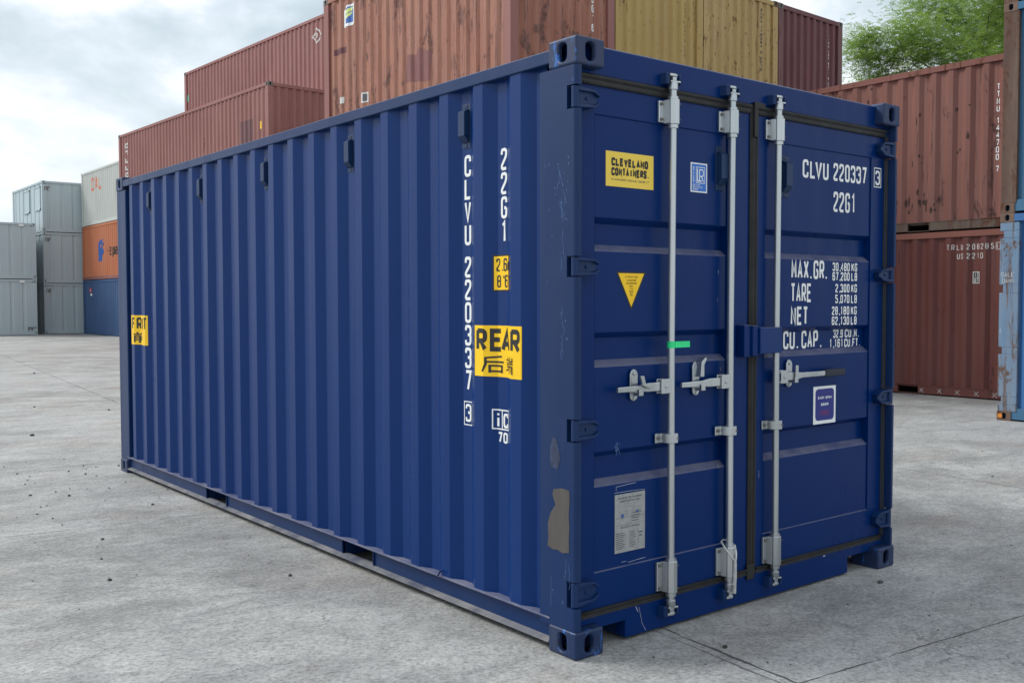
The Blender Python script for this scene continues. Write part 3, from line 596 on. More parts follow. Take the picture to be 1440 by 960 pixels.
# --- blue containers with the rusty post, far right
ZX, ZY = 9.82, -3.1
zc, sd, ed = container('blue container on the ground at the right edge, with peeling blue and rust corner post', (ZX, ZY, 0), 0, 6.058, H, MIDBLUE, 'blue containers at the right edge', postmat=POSTBL, railmat=TEAL, castmat=RUSTCAST, jpost=True)
sc_ = (lambda s_, z_, o: (-o, -s_, z_), [])
decal('chalk_scribble', text('SALE', -6.035, 1.80, .055, .032, .005, .010)+text('DAMN', -6.02, 1.725, .05, .03, .005, .009), AGEDWHITE, sc_, zc, .002)
m = MB(); m.box(-.008, .0, 5.99, 6.045, .035, .085); m.build('reflector', ORANGE, zc)
container('weathered blue container with brown rusty corner post, second in the stack at the right edge', (ZX, ZY, H), 0, 6.058, H, TEAL, 'blue containers at the right edge', postmat=POSTBR, castmat=RUSTCAST)
container('brown-posted container of which only the bottom corner shows at the top right', (ZX, ZY, 2*H), 0, 6.058, H, RED1, 'blue containers at the right edge', postmat=POSTBR, castmat=RUSTCAST, railmat=RAILBR)

# ================================================================== the navy container
LN, TW = 6.058, 2.438
NC = empty('shipping_container', 'shiny navy blue container standing in front, doors with three galvanised locking bars', 'container', (0, 0, 0))
sc = Corr(.237, 5.82, .449, .278, .072, .068, .070, .012, .048)
for s in (0, 1):
    X = (lambda d: d) if s == 0 else (lambda d: TW-d)
    m = MB(); m.strip([(X(d), u, .142) for u, d in sc.pts], [(X(d), u, 2.512) for u, d in sc.pts]); bend(m.build('side_panel', BLUE, NC, bevel=.010, seg=3, ang=60))
    m = MB(); m.box(X(.004), X(.062), .17, LN-.17, 2.502, 2.560); m.build('top_rail', BLUE_POST, NC, bevel=.006)
    m = MB(); m.prism([(X(.0), .1385), (X(.052), .1385), (X(.052), .147), (X(0), .147)], 'y', .17, LN-.17); lr = m.build('bottom_rail', LEDGE, NC, bevel=.002, seg=1)
    m = MB()
    for a_, b_ in ((.17, 1.69), (2.035, 3.73), (4.10, LN-.17)): m.box(X(.030), X(.040), a_, b_, .050, .138)
    m.build('rail_web', BLUE_POST, lr)
    m = MB(); m.prism([(X(.034), .052), (X(.004), .042), (X(.002), .034), (X(.055), .030), (X(.055), .052)], 'y', .18, LN-.18); m.build('rail_flange', DUSTY, lr)
pk = MB()
for a_, b_ in ((1.69, 2.035), (3.73, 4.10)):
    pk.box(.06, TW-.06, a_-.006, a_, .035, .137); pk.box(.06, TW-.06, b_, b_+.006, .035, .137); pk.box(.02, .06, a_-.006, a_, .052, .137); pk.box(.02, .06, b_, b_+.006, .052, .137); pk.box(.06, TW-.06, a_, b_, .125, .131)
pk.build('forklift_pocket', BLUE_POST, NC)
m = MB(); m.box(.055, TW-.055, .10, LN-.08, .132, .136); m.build('floor', GREYCAST, NC)
m = MB(); m.box(.05, TW-.05, .09, LN-.05, 2.548, 2.556); m.build('roof', BLUE, NC)
ec = Corr(.16, TW-.16, .40, .250, .090, .045, .070, .014, .058)
m = MB(); m.strip([(u, LN-d, .14) for u, d in ec.pts], [(u, LN-d, 2.5) for u, d in ec.pts]); m.build('front_panel', BLUE, NC)
m = MB(); m.box(.15, TW-.15, LN-.07, LN-.004, 2.49, 2.56); m.build('front_header', BLUE, NC, bevel=.005)
m = MB(); m.box(.15, TW-.15, LN-.07, LN-.004, .02, .15); m.build('front_sill', BLUE, NC, bevel=.005)
# castings
for sx in (0, 1):
    for sy in (0, 1):
        for top in (0, 1):
            m = MB(); xx = (0, .162) if not sx else (TW-.162, TW); yy = (0, .178) if not sy else (LN-.178, LN); zz = (H-.118, H) if top else (0.0, .118)
            casting(m, *xx, *yy, *zz, 1 if sx else -1, 1 if sy else -1); m.build('corner_casting', BLUE_CAST, NC, bevel=.011, seg=3, merge=True)
# rear posts with hinge notches
HZN = [(.215, .328), (.915, 1.012), (1.603, 1.690), (2.295, 2.392)]
def arc(cx, cy, r, a0, a1, n=5): return [(cx+r*math.cos(R(a0+(a1-a0)*i/n)), cy+r*math.sin(R(a0+(a1-a0)*i/n))) for i in range(n+1)]
full = [(.004, .237), (.0035, .024)]+arc(.0225, .024, .019, 180, 270)[1:]+[(.034, .005), (.036, .012), (.036, .055), (.058, .056), (.058, .10), (.05, .10), (.05, .237)]
cut = [(.004, .237), (.0035, .062), (.036, .062), (.058, .062), (.058, .10), (.05, .10), (.05, .237)]
for s in (0, 1):
    X = (lambda p: p) if s == 0 else (lambda p: (TW-p[0], p[1]))
    m = MB(); zz = .118
    for a_, b_ in HZN:
        m.prism([X(p) for p in full], 'z', zz, a_); m.prism([X(p) for p in cut], 'z', a_, b_); zz = b_
    m.prism([X(p) for p in full], 'z', zz, H-.118)
    post = m.build('corner_post', BLUE_POST, NC, smooth=True, merge=False)
    m = MB(); xs = (.004, .13) if s == 0 else (TW-.13, TW-.004)
    m.box(*xs, LN-.24, LN-.004, .118, H-.118); m.build('corner_post', BLUE_POST, NC, bevel=.008)
    if s == 0: POST = post
# worn patch and scratches on the near post
ps = (lambda s_, z, o: (.0035-o, -s_, z), [])
random.seed(3)
res = [(-.185, .455), (-.15, .445), (-.12, .449), (-.09, .440), (-.045, .450), (-.047, .50), (-.043, .56), (-.048, .61), (-.042, .66), (-.044, .712), (-.09, .716), (-.145, .705), (-.152, .68), (-.132, .64), (-.165, .60), (-.183, .55), (-.178, .50)]
decal('tape_residue', poly(res), RESIDUE, ps, POST, .0012)
decal('tape_residue', poly([(-.165, .80), (-.12, .79), (-.10, .84), (-.125, .92), (-.15, .93), (-.17, .87)]), plain('faint_residue', (.022, .035, .085), .7, var=.5, scale=40), ps, POST, .001)
sc2 = []
def scr(x0, z0, n, dx, dz, w=.0015):
    p = [(x0, z0)]
    for _ in range(n): p.append((p[-1][0]+random.uniform(-dx, dx), p[-1][1]+random.uniform(-dz, dz*.2)))
    return [(q, 0) for q in ribbon(p, w)]
for x0, z0 in ((-.10, 2.05), (-.09, 1.97), (-.095, 1.93), (-.08, 1.95), (-.10, 1.90), (-.09, 1.86), (-.105, 1.92), (-.085, 1.80), (-.10, 1.70), (-.09, 1.48), (-.09, 1.42), (-.10, 1.36), (-.095, 1.33), (-.06, .42), (-.05, .40)):
    sc2 += scr(x0, z0, 5, .012, .035)
sc2 += [(q, 0) for q in ribbon([(-.12, 2.08), (-.085, 1.98)], .002)]+[(q, 0) for q in ribbon([(-.16, .33), (-.163, .20)], .0015)]
for _ in range(22): x, z = random.uniform(-.2, -.04), random.choice((random.uniform(.2, .45), random.uniform(1.3, 2.2), random.uniform(1.9, 2.1))); sc2 += rect(x, z, x+random.uniform(.002, .006), z+random.uniform(.002, .01))
decal('scratches', sc2, SCRATCH, ps, POST, .0008)
# worn weld seams above bottom casting
# header & sill
m = MB(); m.prism([(.055, 2.458), (.055, 2.574), (.062, 2.581), (.15, 2.581), (.15, 2.500), (.075, 2.458)], 'x', .06, TW-.06)
HDR = m.build('door_header', DOORBLUE, NC, bevel=.002, seg=1)
m = MB(); m.prism([(.05, .147), (.05, .119), (.162, .119), (.162, .092), (.345, .092), (.345, .014), (2.06, .010), (2.06, .098), (TW-.162, .098), (TW-.162, .119), (TW-.05, .119), (TW-.05, .147)], 'y', .056, .12)
SILL = m.build('door_sill', DOORBLUE, NC, bevel=.0025, seg=1)
m = MB(); m.box(.345, .352, .12, .42, .014, .13); m.box(.06, .345, .36, .40, .03, .13); m.box(2.052, 2.06, .12, .42, .014, .13); m.box(.17, .345, .12, .36, .094, .100); m.build('sill_gusset', BLUE_POST, SILL)
ss = (lambda s_, z, o: (s_, .056-o, z), [])
decal('scratches', [(q, 0) for q in ribbon([(.43, .135), (.45, .06), (.475, .02)], .002)]+[(q, 0) for q in ribbon([(.41, .142), (.425, .115)], .004)]+rect(1.83, .155-.02, 1.85, .142), PALESCR, ss, SILL, .001)

# doors
def door(x0, x1, p0, p1):
    """x0..x1 leaf, p0..p1 pressed panel"""
    r = MB(); Y = .060
    z0, z1 = .165, 2.43; pz0, pz1 = .332, 2.295
    prof = [(pz0, Y), (pz0+.004, Y+.006)]
    for a_, b_ in ((.702, .856), (1.219, 1.370), (1.716, 1.862)):
        prof += [(a_, Y+.006), (a_+.006, Y+.010), (a_+.030, Y+.040), (b_-.026, Y+.040), (b_-.003, Y+.008), (b_, Y+.006)]
    prof += [(pz1-.004, Y+.006), (pz1, Y)]
    r.strip([(p0+.001, y, z) for z, y in prof], [(p1-.001, y, z) for z, y in prof])
    for px in (p0+.001, p1-.001): r.add([(px, y, z) for z, y in prof], [tuple(range(len(prof)))])
    pan_prof = r
    f = MB()
    for a_, b_, c_, d_ in ((x0, x1, z0, pz0), (x0, x1, pz1, z1), (x0, p0, pz0, pz1), (p1, x1, pz0, pz1)): f.add([(a_, Y, c_), (b_, Y, c_), (b_, Y, d_), (a_, Y, d_)], [(0, 1, 2, 3)])
    # door edge thickness
    f.box(x0, x0+.003, Y+.001, Y+.05, z0, z1); f.box(x1-.003, x1, Y+.001, Y+.05, z0, z1)
    d = f.build('door', DOORBLUE, NC, smooth=False); pan_prof.build('door_panel', DOORBLUE, d)
    # rubber seal round the leaf: flat lip with a raised bead
    g_ = MB()
    def seal(axis, a_, b_, c_, d_, y0=.052):
        m_ = (c_+d_)/2; h_ = (d_-c_)/2
        pf = [(c_, .0605), (c_, y0+.004), (c_+h_*.25, y0), (c_+h_*.5, y0+.004), (m_, y0+.005), (m_+h_*.45, y0-.003), (m_+h_*.8, y0-.004), (d_, y0+.002), (d_, .0605)]
        if axis == 'h': g_.prism([(y, z) for z, y in pf], 'x', a_, b_)
        else: g_.prism(pf, 'z', a_, b_)
    seal('h', x0-.002, x1+.002, 2.412, 2.456, .048); seal('h', x0-.002, x1+.002, .149, .178, .046)
    if x0 < 1: seal('v', .170, 2.42, x0-.026, x0-.001); seal('v', .148, 2.455, x1-.002, x1+.030, .050)
    else: seal('v', .170, 2.42, x1+.001, x1+.030); seal('v', .148, 2.455, x0-.034, x0-.004, .054)
    g_.build('door_seal', RUBBER, d)
    return d
DL = door(.062, 1.190, .158, 1.028); DR = door(1.252, 2.376, 1.314, 2.252)
DP = DL.children[0]; DRP = DR.children[0]
m = MB(); m.box(1.19, 1.252, .0625, .08, .16, 2.43); m.build('astragal', RUBBER, DL)
m = MB(); m.box(1.205, 1.236, .040, .052, 2.30, 2.470); m.prism([(1.205, 2.440), (1.29, 2.440), (1.29, 2.470), (1.205, 2.470)], 'y', .041, .053); m.build('seal_corner', RUBBER, DR, bevel=.003)
m = MB(); m.box(1.178, 1.236, .045, .055, .125, .20); m.build('seal_corner', RUBBER, DL, bevel=.003)
# hinges
def hinge(parent, mir, z0, z1):
    X = (lambda x: TW-x) if mir else (lambda x: x); zc = (z0+z1)/2; h = (z1-z0)/2
    m = MB(); m.tube([(X(.021), .030, z0+.004), (X(.021), .030, z1-.004)], .0165, 12)
    # strap: tapering lug with raised upper and lower ribs
    def lug(pts, y0, y1): 
        m.prism([(X(a), b_) for a, b_ in pts], 'y', y0, y1)
    lug([(.028, zc-h*.62), (.115, zc-h*.62), (.142, zc-h*.35), (.142, zc+h*.35), (.115, zc+h*.62), (.028, zc+h*.62)], .030, .0595)
    lug([(.026, zc+h*.55), (.118, zc+h*.55), (.150, zc+h*.22), (.150, zc+h*.34), (.122, zc+h*.74), (.026, zc+h*.90)], .014, .0592)
    lug([(.026, zc-h*.90), (.122, zc-h*.74), (.150, zc-h*.34), (.150, zc-h*.22), (.118, zc-h*.55), (.026, zc-h*.55)], .014, .0592)
    m.tube([(X(.085), .030, zc), (X(.085), .024, zc)], .008, 8)
    return m.build('hinge', BLUE_POST, parent, bevel=.003, seg=2)
for a_, b_ in HZN: hinge(DL, False, a_, b_); hinge(DR, True, a_, b_)
# lock box between the doors
m = MB(); m.box(1.100, 1.150, .010, .060, 1.232, 1.388); m.box(1.150, 1.190, -.002, .060, 1.236, 1.384); m.build('lock_box', DOORBLUE, DL, bevel=.004)
m = MB(); m.box(1.196, 1.366, -.012, .058, 1.246, 1.374); m.build('lock_box', BLUE, DR, bevel=.004)

# locking bars
def locking_bar(x, hand, zt_top=2.46):
    """hand: dict of handle geometry"""
    yr = .022
    m = MB(); m.tube([(x, yr, .13), (x, yr, .17), (x-.004, yr, .9), (x-.008, yr-.002, 1.35), (x, yr, 2.29), (x, yr, 2.455)], .0168, 16)
    b = m.build('locking_bar', ZINC, NC, smooth=True)
    for z0, z1 in ((2.290, 2.402), (.178, .326)):
        m = MB(); oc = arc(x, yr, .031, 22.5, 382.5, 8)[:8]; m.prism(oc, 'z', z0, z1)
        m.box(x-.066, x-.022, .044, .059, z0+.008, z1-.006); m.prism([(x-.040, .046), (x-.024, .004), (x-.012, .0), (x-.012, .046)], 'z', z0+.004, z1-.003)
        m.build('bar_bracket', ZINC, b, bevel=.004)
        m = MB(); m.tube([(x, yr, z0-.016), (x, yr, z0)], .0245, 14); m.tube([(x, yr, z1), (x, yr, z1+.012)], .0245, 14); m.build('collar', ZINC, b, smooth=True)
        bt = MB()
        for zz in (z0+.022, z1-.022): bt.tube([(x-.052, .044, zz), (x-.052, .038, zz)], .0075, 8); bt.tube([(x+.020, -.001, zz), (x+.020, -.005, zz)], .0035, 6)
        bt.build('bolt', GREYCAST, b)
    # guide clamp
    m = MB(); zc = .884; m.prism([(x-.075, .050), (x-.038, .050), (x-.030, .012), (x-.018, -.002), (x+.018, -.002), (x+.027, .010), (x+.030, .050), (x+.036, .059), (x-.075, .059)], 'z', zc-.022, zc+.022)
    m.build('bar_clamp', ZINC, b, bevel=.003)
    m = MB(); m.tube([(x-.056, .05, zc), (x-.056, .043, zc)], .008, 8); m.tube([(x+.016, -.002, zc), (x+.016, -.006, zc)], .004, 6); m.build('bolt', GREYCAST, b)
    # cams at both ends
    for s, z in ((1, 2.455), (-1, .135)):
        m = MB(); m.tube([(x, yr, z-s*.012), (x, yr, z+s*.016), (x, yr, z+s*.030)], [.022, .022, .014], 14)
        m.prism([(x-.026, yr-.012), (x+.030, yr-.020), (x+.034, yr-.008), (x+.010, yr+.014), (x-.020, yr+.012)], 'z', *sorted((z+s*.020, z+s*.029)))
        m.prism([(x-.012, yr-.010), (x+.012, yr-.012), (x+.014, yr+.010), (x-.010, yr+.012)], 'z', *sorted((z+s*.029, z+s*.048)))
        m.prism([(x-.034, yr-.016), (x-.004, yr-.020), (x+.018, yr-.012), (x+.014, yr+.010), (x-.030, yr+.008)], 'z', *sorted((z+s*.046, z+s*.058)))
        m.build('cam', ZINC, b, bevel=.003)
        k = MB(); zc = z+s*.038
        k.prism([(x-.052, .058), (x-.046, .020), (x-.032, .010), (x-.028, .024), (x-.034, .058)], 'z', zc-.026, zc+.024)
        k.prism([(x+.050, .058), (x+.046, .014), (x+.032, .008), (x+.028, .022), (x+.034, .058)], 'z', zc-.024, zc+.020)
        k.box(x-.046, x+.046, .040, .0575, zc-.022, zc+.018)
        k.build('cam_keeper', BLUE_POST, HDR if s > 0 else SILL, bevel=.004)
    # handle
    hx0, hx1, hy = hand['hub']; zc = 1.122
    s = -1 if hand['dir'] < 0 else 1
    m = MB(); a_, b_ = (x-.082, x-.020) if s < 0 else (x+.020, x+.075)
    m.box(a_, b_, .006, .012, zc-.033, zc+.033); m.box(a_, b_, .034, .040, zc-.033, zc+.033); m.tube([((a_+b_)/2, .042, zc), ((a_+b_)/2, .001, zc)], .009, 10)
    m.build('handle_hub', ZINC, b, bevel=.003)
    m = MB(); e = hand['end']; mid_ = x+s*.16
    z_ = hand.get('drop', 0)
    pts_a = [(x+s*.03, zc-.020), (mid_, zc-.020), (mid_+s*.05, zc-.016+z_), (e, zc-.014+z_), (e, zc+.010+z_), (mid_+s*.05, zc+.012+z_), (mid_, zc+.020), (x+s*.03, zc+.020)]
    m.prism(pts_a, 'y', .014, .030); m.build('handle', ZINC, b, bevel=.004)
    if hand.get('grip'):
        m = MB(); m.box(*sorted((e-.17, e+.003)), .008, .036, zc-.019+z_, zc+.017+z_); m.build('handle_grip', GRIP, b, bevel=.005)
    px = hand['plate']; m = MB(); up_ = hand.get('up', .075)
    pl = [(px-.024, zc-.035), (px-.018, zc-.052), (px, zc-.060), (px+.018, zc-.052), (px+.024, zc-.035), (px+.024, zc+up_-.015), (px+.016, zc+up_), (px, zc+up_+.008), (px-.016, zc+up_), (px-.024, zc+up_-.015)]
    m.prism(pl, 'y', .050, .0595); m.box(px-.014, px+.014, .006, .052, zc-.034, zc-.022); m.box(px-.014, px+.014, .004, .010, zc-.034, zc-.004)
    m.tube([(px, .052, zc-.045), (px, .044, zc-.045)], .009, 8); m.tube([(px, .052, zc+up_-.012), (px, .044, zc+up_-.012)], .009, 8)
    if hand['dir'] < 0: m.prism([(px-.012, zc+up_-.02), (px+.012, zc+up_-.02), (px+.022, zc+.022), (px+.055, zc+.006), (px+.05, zc-.006), (px+.006, zc+.010)], 'y', -.002, .010) if not hand.get('open') else m.prism([(px-.014, zc+.03), (px+.012, zc+.03), (px+.012, zc+up_-.01), (px+.030, zc+up_+.018), (px+.022, zc+up_+.026), (px-.006, zc+up_+.006)], 'y', .010, .052)
    else: m.prism([(px-.010, zc+up_-.02), (px+.012, zc+up_-.02), (px+.012, zc-.018), (px-.010, zc-.018)], 'y', .002, .010)
    m.build('handle_catch', ZINC, b, bevel=.003)
    return b
B1 = locking_bar(.602, dict(hub=(0, 0, 0), dir=-1, end=.258, plate=.390, drop=.0))
B2 = locking_bar(1.014, dict(hub=(0, 0, 0), dir=-1, end=.665, plate=.800, open=True, up=.095))
B3 = locking_bar(1.368, dict(hub=(0, 0, 0), dir=1, end=1.945, plate=1.513, grip=True, drop=.004))

# vents
def vent(surf_map, parent, s0, z0, flip=1):
    """little louvre box 0.075 x 0.2; surf_map(ds, z, out) -> xyz"""
    m = MB()
    def P(s_, z, o): return surf_map(s0+s_, z0+z, o)
    def bx(sa, sb, za, zb_, o0, o1, o0b=None):
        o0b = o1 if o0b is None else o0b
        vs = [P(sa, za, o0), P(sb, za, o0), P(sb, zb_, o0), P(sa, zb_, o0), P(sa, za, o0b), P(sb, za, o0b), P(sb, zb_, o1), P(sa, zb_, o1)]
        m.add(vs, [(0, 3, 2, 1), (4, 5, 6, 7), (0, 1, 5, 4), (1, 2, 6, 5), (2, 3, 7, 6), (3, 0, 4, 7)])
    bx(-.034, .034, -.105, .105, 0, .004); bx(-.026, .026, -.050, .065, .004, .034); bx(-.026, .026, -.078, -.050, .004, .034, .010); bx(-.026, .026, .065, .078, .004, .012, .034)
    v = m.build('vent', VENTBLUE, parent, bevel=.002, seg=1)
    m2 = MB(); m, m_ = m2, m
    bx(-.012, .012, -.100, -.086, .004, .008); bx(-.012, .012, .086, .100, .004, .008); m2.build('vent_bolt', BLUE_CAST, v, bevel=.002, seg=1)
for k in (2, 6, 10, 14, 18):
    yc = .274+.278*k
    vent(lambda s_, z, o: (.048-o, -s_, z), NC, -yc, 2.335)
vent(lambda s_, z, o: (s_, .066-o, z), DL, .977, 2.130); vent(lambda s_, z, o: (s_, .066-o, z), DR, 1.478, 2.130)

# side markings
side = (lambda s_, z, o: (sc.depth(-s_)-o, -s_, z), [-q for q, d in sc.pts])
decal('lettering', text('CLVU', -.847, 2.198, .102, .052, .015, vertical=True, vpitch=.1085)+text('220337', -.847, 1.717, .100, .052, .015, vertical=True, vpitch=.1085)
      +text('3', -.844, 1.011, .086, .046, .0115, vertical=True)+frame(-.857, .908, -.786, 1.024, .005), WHITE, side, NC)
decal('lettering', text('22G1', -.563, 2.198, .100, .046, .014, vertical=True, vpitch=.1090), WHITE, side, NC)
st = decal('sticker', rect(-.612, 1.550, -.488, 1.716), BLACK, side, NC, .001)
decal('sticker_face', rect(-.604, 1.556, -.494, 1.709), YELLOW, side, st, .0018)
decal('lettering', text('2.6m', -.594, 1.640, .060, .026, .008, .006)+text("8'6\"", -.590, 1.566, .058, .027, .008, .008), BLACK, side, st, .0026)
st = decal('sticker', rect(-.720, 1.156, -.372, 1.392), YELLOW, side, NC, .001)
decal('lettering', sum([fit(text(c_, 0, 1.272, .106, .075, .022, .0), a_, b_) for c_, a_, b_ in (('R', -.706, -.636), ('E', -.624, -.566), ('A', -.562, -.474), ('R', -.453, -.383))], []), BLACK, side, st, .002)
decal('lettering', fit(text('后', 0, 1.172, .088, .10, .0085), -.668, -.545)+fit(text('端', 0, 1.172, .088, .10, .0065), -.525, -.435), BLACK, side, st, .002)
st = decal('sticker', rect(-5.728, 1.140, -5.352, 1.390), YELLOW, side, NC, .001)
decal('lettering', fit(text('FRONT', -5.70, 1.268, .105, .06, .020, .012), -5.705, -5.368)+fit(text('前', 0, 1.155, .10, .1, .010), -5.675, -5.515), BLACK, side, st, .002)
st = decal('sticker', frame(-.616, .912, -.497, 1.006, .006)+rect(-.560, .918, -.554, 1.0), WHITE, side, NC, .001)
decal('lettering', text('i', -.603, .920, .075, .036, .013)+text('c', -.548, .922, .095, .038, .012)+text('70', -.588, .852, .050, .032, .010, .008), WHITE, side, st, .0015)
m = MB(); m.prism([(.02, .0), (.03, .015), (.045, .022), (.045, .026), (.024, .022), (.01, .004)], 'y', 1.0, 1.006); o = m.build('rail_hook', BLUE_POST, NC); o.location = (-.03, 0, .147)
# door markings
dmap = (lambda y: (lambda s_, z, o: (s_, y-o, z)))
pan = (dmap(.066), [])
# panel surface incl. channels for lettering that runs across them
prof_ = [(.332, .060), (.336, .066)]
for a_, b_ in ((.702, .856), (1.219, 1.370), (1.716, 1.862)): prof_ += [(a_, .066), (a_+.006, .070), (a_+.030, .100), (b_-.026, .100), (b_-.003, .068), (b_, .066)]
prof_ += [(2.291, .066), (2.295, .060)]
def py(z):
    for (a_, ya), (b_, yb) in zip(prof_, prof_[1:]):
        if a_ <= z <= b_: return ya+(yb-ya)*(z-a_)/(b_-a_)
    return .066
def pdecal(name, quads, mat, parent, off=.0015):
    # z is the bending direction: swap axes for bisecting
    sw = [([Vector((v.y, v.x)) for v in p][::-1], k) for p, k in quads]
    return decal(name, sw, mat, (lambda z, s_, o: (s_, py(z)-o, z), [z for z, y in prof_]), parent, off)
pdecal('lettering', sum([fit(text(c_, 0, 2.139, .094, .05, .0145, .012), a_, b_) for c_, a_, b_ in (('C', 1.628, 1.678), ('L', 1.692, 1.733), ('V', 1.737, 1.797), ('U', 1.806, 1.856))], [])+fit(text('220337', 0, 2.142, .094, .05, .0145, .011), 1.900, 2.214), WHITE, DR)
box3 = pdecal('lettering', [( [Vector((v.x, v.y)) for v in p], k) for p, k in text('3', 2.291, 2.146, .080, .045, .012)+frame(2.276, 2.133, 2.348, 2.242, .005)], WHITE, DR)
box3.location.y = -.0065
pdecal('lettering', fit(text('22G1', 0, 1.978, .107, .05, .015, .012), 1.903, 2.098), WHITE, DR)
big = fit(text('MAX', 0, 1.617, .098, .05, .015, .010), 1.541, 1.688)+text('.', 1.700, 1.617, .098, .02, .012)+fit(text('GR', 0, 1.617, .098, .05, .015, .010), 1.731, 1.826)+text('.', 1.836, 1.617, .098, .02, .012)
big += fit(text('TARE', 0, 1.496, .098, .05, .015, .009), 1.543, 1.708)+fit(text('NET', 0, 1.378, .096, .05, .015, .009), 1.539, 1.680)
big += fit(text('CU', 0, 1.253, .095, .05, .015, .010), 1.524, 1.622)+text('.', 1.636, 1.253, .095, .02, .012)+fit(text('CAP', 0, 1.253, .095, .05, .015, .010), 1.680, 1.826)+text('.', 1.842, 1.253, .095, .02, .012)
pdecal('lettering', big, WHITE, DR)
sm = []
for s_, z, x0, x1, un in (('30,480', 1.662, 1.902, 2.062, 'KG'), ('67,200', 1.611, 1.902, 2.062, 'LB'), ('2,300', 1.548, 1.930, 2.062, 'KG'), ('5,070', 1.490, 1.930, 2.062, 'LB'), ('28,180', 1.427, 1.900, 2.062, 'KG'), ('62,130', 1.373, 1.900, 2.062, 'LB')):
    sm += fit(text(s_, 0, z, .046, .026, .0080, .006), x0, x1)+fit(text(un, 0, z, .046, .026, .0080, .007), 2.078, 2.133)
sm += fit(text('32.9', 0, 1.302, .046, .026, .0080, .006), 1.965, 2.055)+fit(text('CU.M.', 0, 1.302, .046, .026, .0080, .007), 2.074, 2.212)+fit(text('1,161', 0, 1.250, .046, .026, .0080, .006), 1.935, 2.052)+fit(text('CU.FT.', 0, 1.250, .046, .026, .0080, .006), 2.070, 2.222)
pdecal('lettering', sm, WHITE, DR)
st = decal('sticker', rect(.229, 1.998, .523, 2.148), PALEYELLOW, pan, DL, .001)
decal('lettering', fit(text('CLEVELAND', 0, 2.086, .036, .026, .0105, .0030), .262, .488)+fit(text('CONTAINERS.', 0, 2.044, .036, .026, .0105, .0030), .262, .494), BLACK, pan, st, .002)
decal('lettering', fit(text('WWW.CLEVELANDCONTAINERS.CO.UK  0333 666 1177'.replace('  ', ' | '), 0, 2.025, .008, .006, .0014, .002), .262, .494), GREYPRINT, pan, st, .002)
st = decal('sticker', rect(.770, 2.008, .885, 2.144), WHITE, pan, DL, .001)
decal('sticker_face', rect(.777, 2.014, .878, 2.138), SKYBLUE, pan, st, .0016)
lr = frame(.806, 2.050, .868, 2.126, .003)+text('L', .813, 2.058, .062, .034, .006)+text('R', .828, 2.056, .060, .032, .005)
lr += [([Vector((.784+(v.y-0)*1, 2.055+v.x)) for v in p][::-1], k) for p, k in [([Vector((q.x, -q.y+.010)) for q in p], k) for p, k in fit(text('CERTIFIED', 0, 0, .010, .007, .002, .002), 0, .07)]]
lr += fit(text('CONTAINER', 0, 2.038, .008, .006, .0016, .002), .784, .832)+fit(text('CERTIFICATION', 0, 2.028, .008, .006, .0016, .002), .784, .850)+fit(text('SCHEME', 0, 2.018, .008, .006, .0016, .002), .784, .818)
decal('lettering', lr, WHITE, pan, st, .0022)
st = decal('sticker', poly([(.292, 1.632), (.478, 1.632), (.385, 1.462)]), BLACK, pan, DL, .001)
decal('sticker_face', poly([(.305, 1.625), (.465, 1.625), (.385, 1.478)]), YELLOW, pan, st, .0016)
tl = []
for s_, z, w_ in (('ATTENTION', 1.605, .078), ('THIS CONTAINER', 1.590, .058), ('MUST BE REPAIRED', 1.577, .062), ('ONLY', 1.564, .022), ('WITH', 1.552, .018), ('CORTEN', 1.540, .024), ('STEEL', 1.527, .018)):
    tl += fit(text(s_, 0, z, .0085, .006, .0015, .002), .385-w_/2, .385+w_/2)
decal('lettering', tl, BLACK, pan, st, .0022)
m = MB(); m.box(.286, .474, .0625, .0655, .396, .655); pl = m.build('data_plate', PLATE, DL)
pm = (dmap(.0625), [])
tl = []
for s_, z, x0, x1 in (('APPROVED FOR TRANSPORT', .632, .305, .455), ('UNDER CUSTOMS SEAL', .618, .318, .442), ('CSC SAFETY APPROVAL', .502, .322, .440)): tl += fit(text(s_, 0, z, .009, .006, .0018, .002), x0, x1)
tl += frame(.340, .598, .410, .610, .001)+frame(.312, .566, .365, .578, .001)+frame(.398, .574, .455, .590, .001)+rect(.292, .548, .468, .5493)+rect(.292, .518, .468, .5193)+rect(.385, .519, .3863, .578)+rect(.375, .405, .3763, .492)+rect(.430, .405, .4313, .492)
for k in range(9): tl += rect(.292, .412+k*.0085, .292+.06*(.7+.3*((k*7) % 5)/5), .4155+k*.0085); tl += rect(.380, .412+k*.0085, .380+.042*(.6+.4*((k*3) % 4)/4), .415+k*.0085)
for k in range(4): tl += rect(.392, .528+k*.012, .392+.065*(.6+.1*k), .532+k*.012)
tl += rect(.436, .470, .460, .476)+rect(.436, .455, .455, .461)
decal('lettering', tl, GREYPRINT, pm, pl, .0006)
decal('lettering', poly([(.332+.010*math.cos(q*math.pi/4), .558+.010*math.sin(q*math.pi/4)) for q in range(8)])+poly([(.425+.008*math.cos(q*math.pi/4), .568+.008*math.sin(q*math.pi/4)) for q in range(8)]), plain('plate_seal_blue', (.05, .11, .32), .5), pm, pl, .0012)
st = decal('sticker', rect(1.742, .850, 1.944, 1.050), WHITE, pan, DR, .001)
def rrect(x0, z0, x1, z1, r): return poly(sum([arc(cx, cz, r, a, a+90, 4) for cx, cz, a in ((x1-r, z1-r, 0), (x0+r, z1-r, 90), (x0+r, z0+r, 180), (x1-r, z0+r, 270))], []))
decal('sticker_face', rrect(1.760, .868, 1.928, 1.036, .022), DEEPBLUE, pan, st, .0016)
decal('lettering', fit(text('EASY OPEN', 0, .982, .014, .010, .0034, .003), 1.783, 1.906)+fit(text('DOOR', 0, .946, .014, .010, .0034, .003), 1.810, 1.876), WHITE, pan, st, .0022)
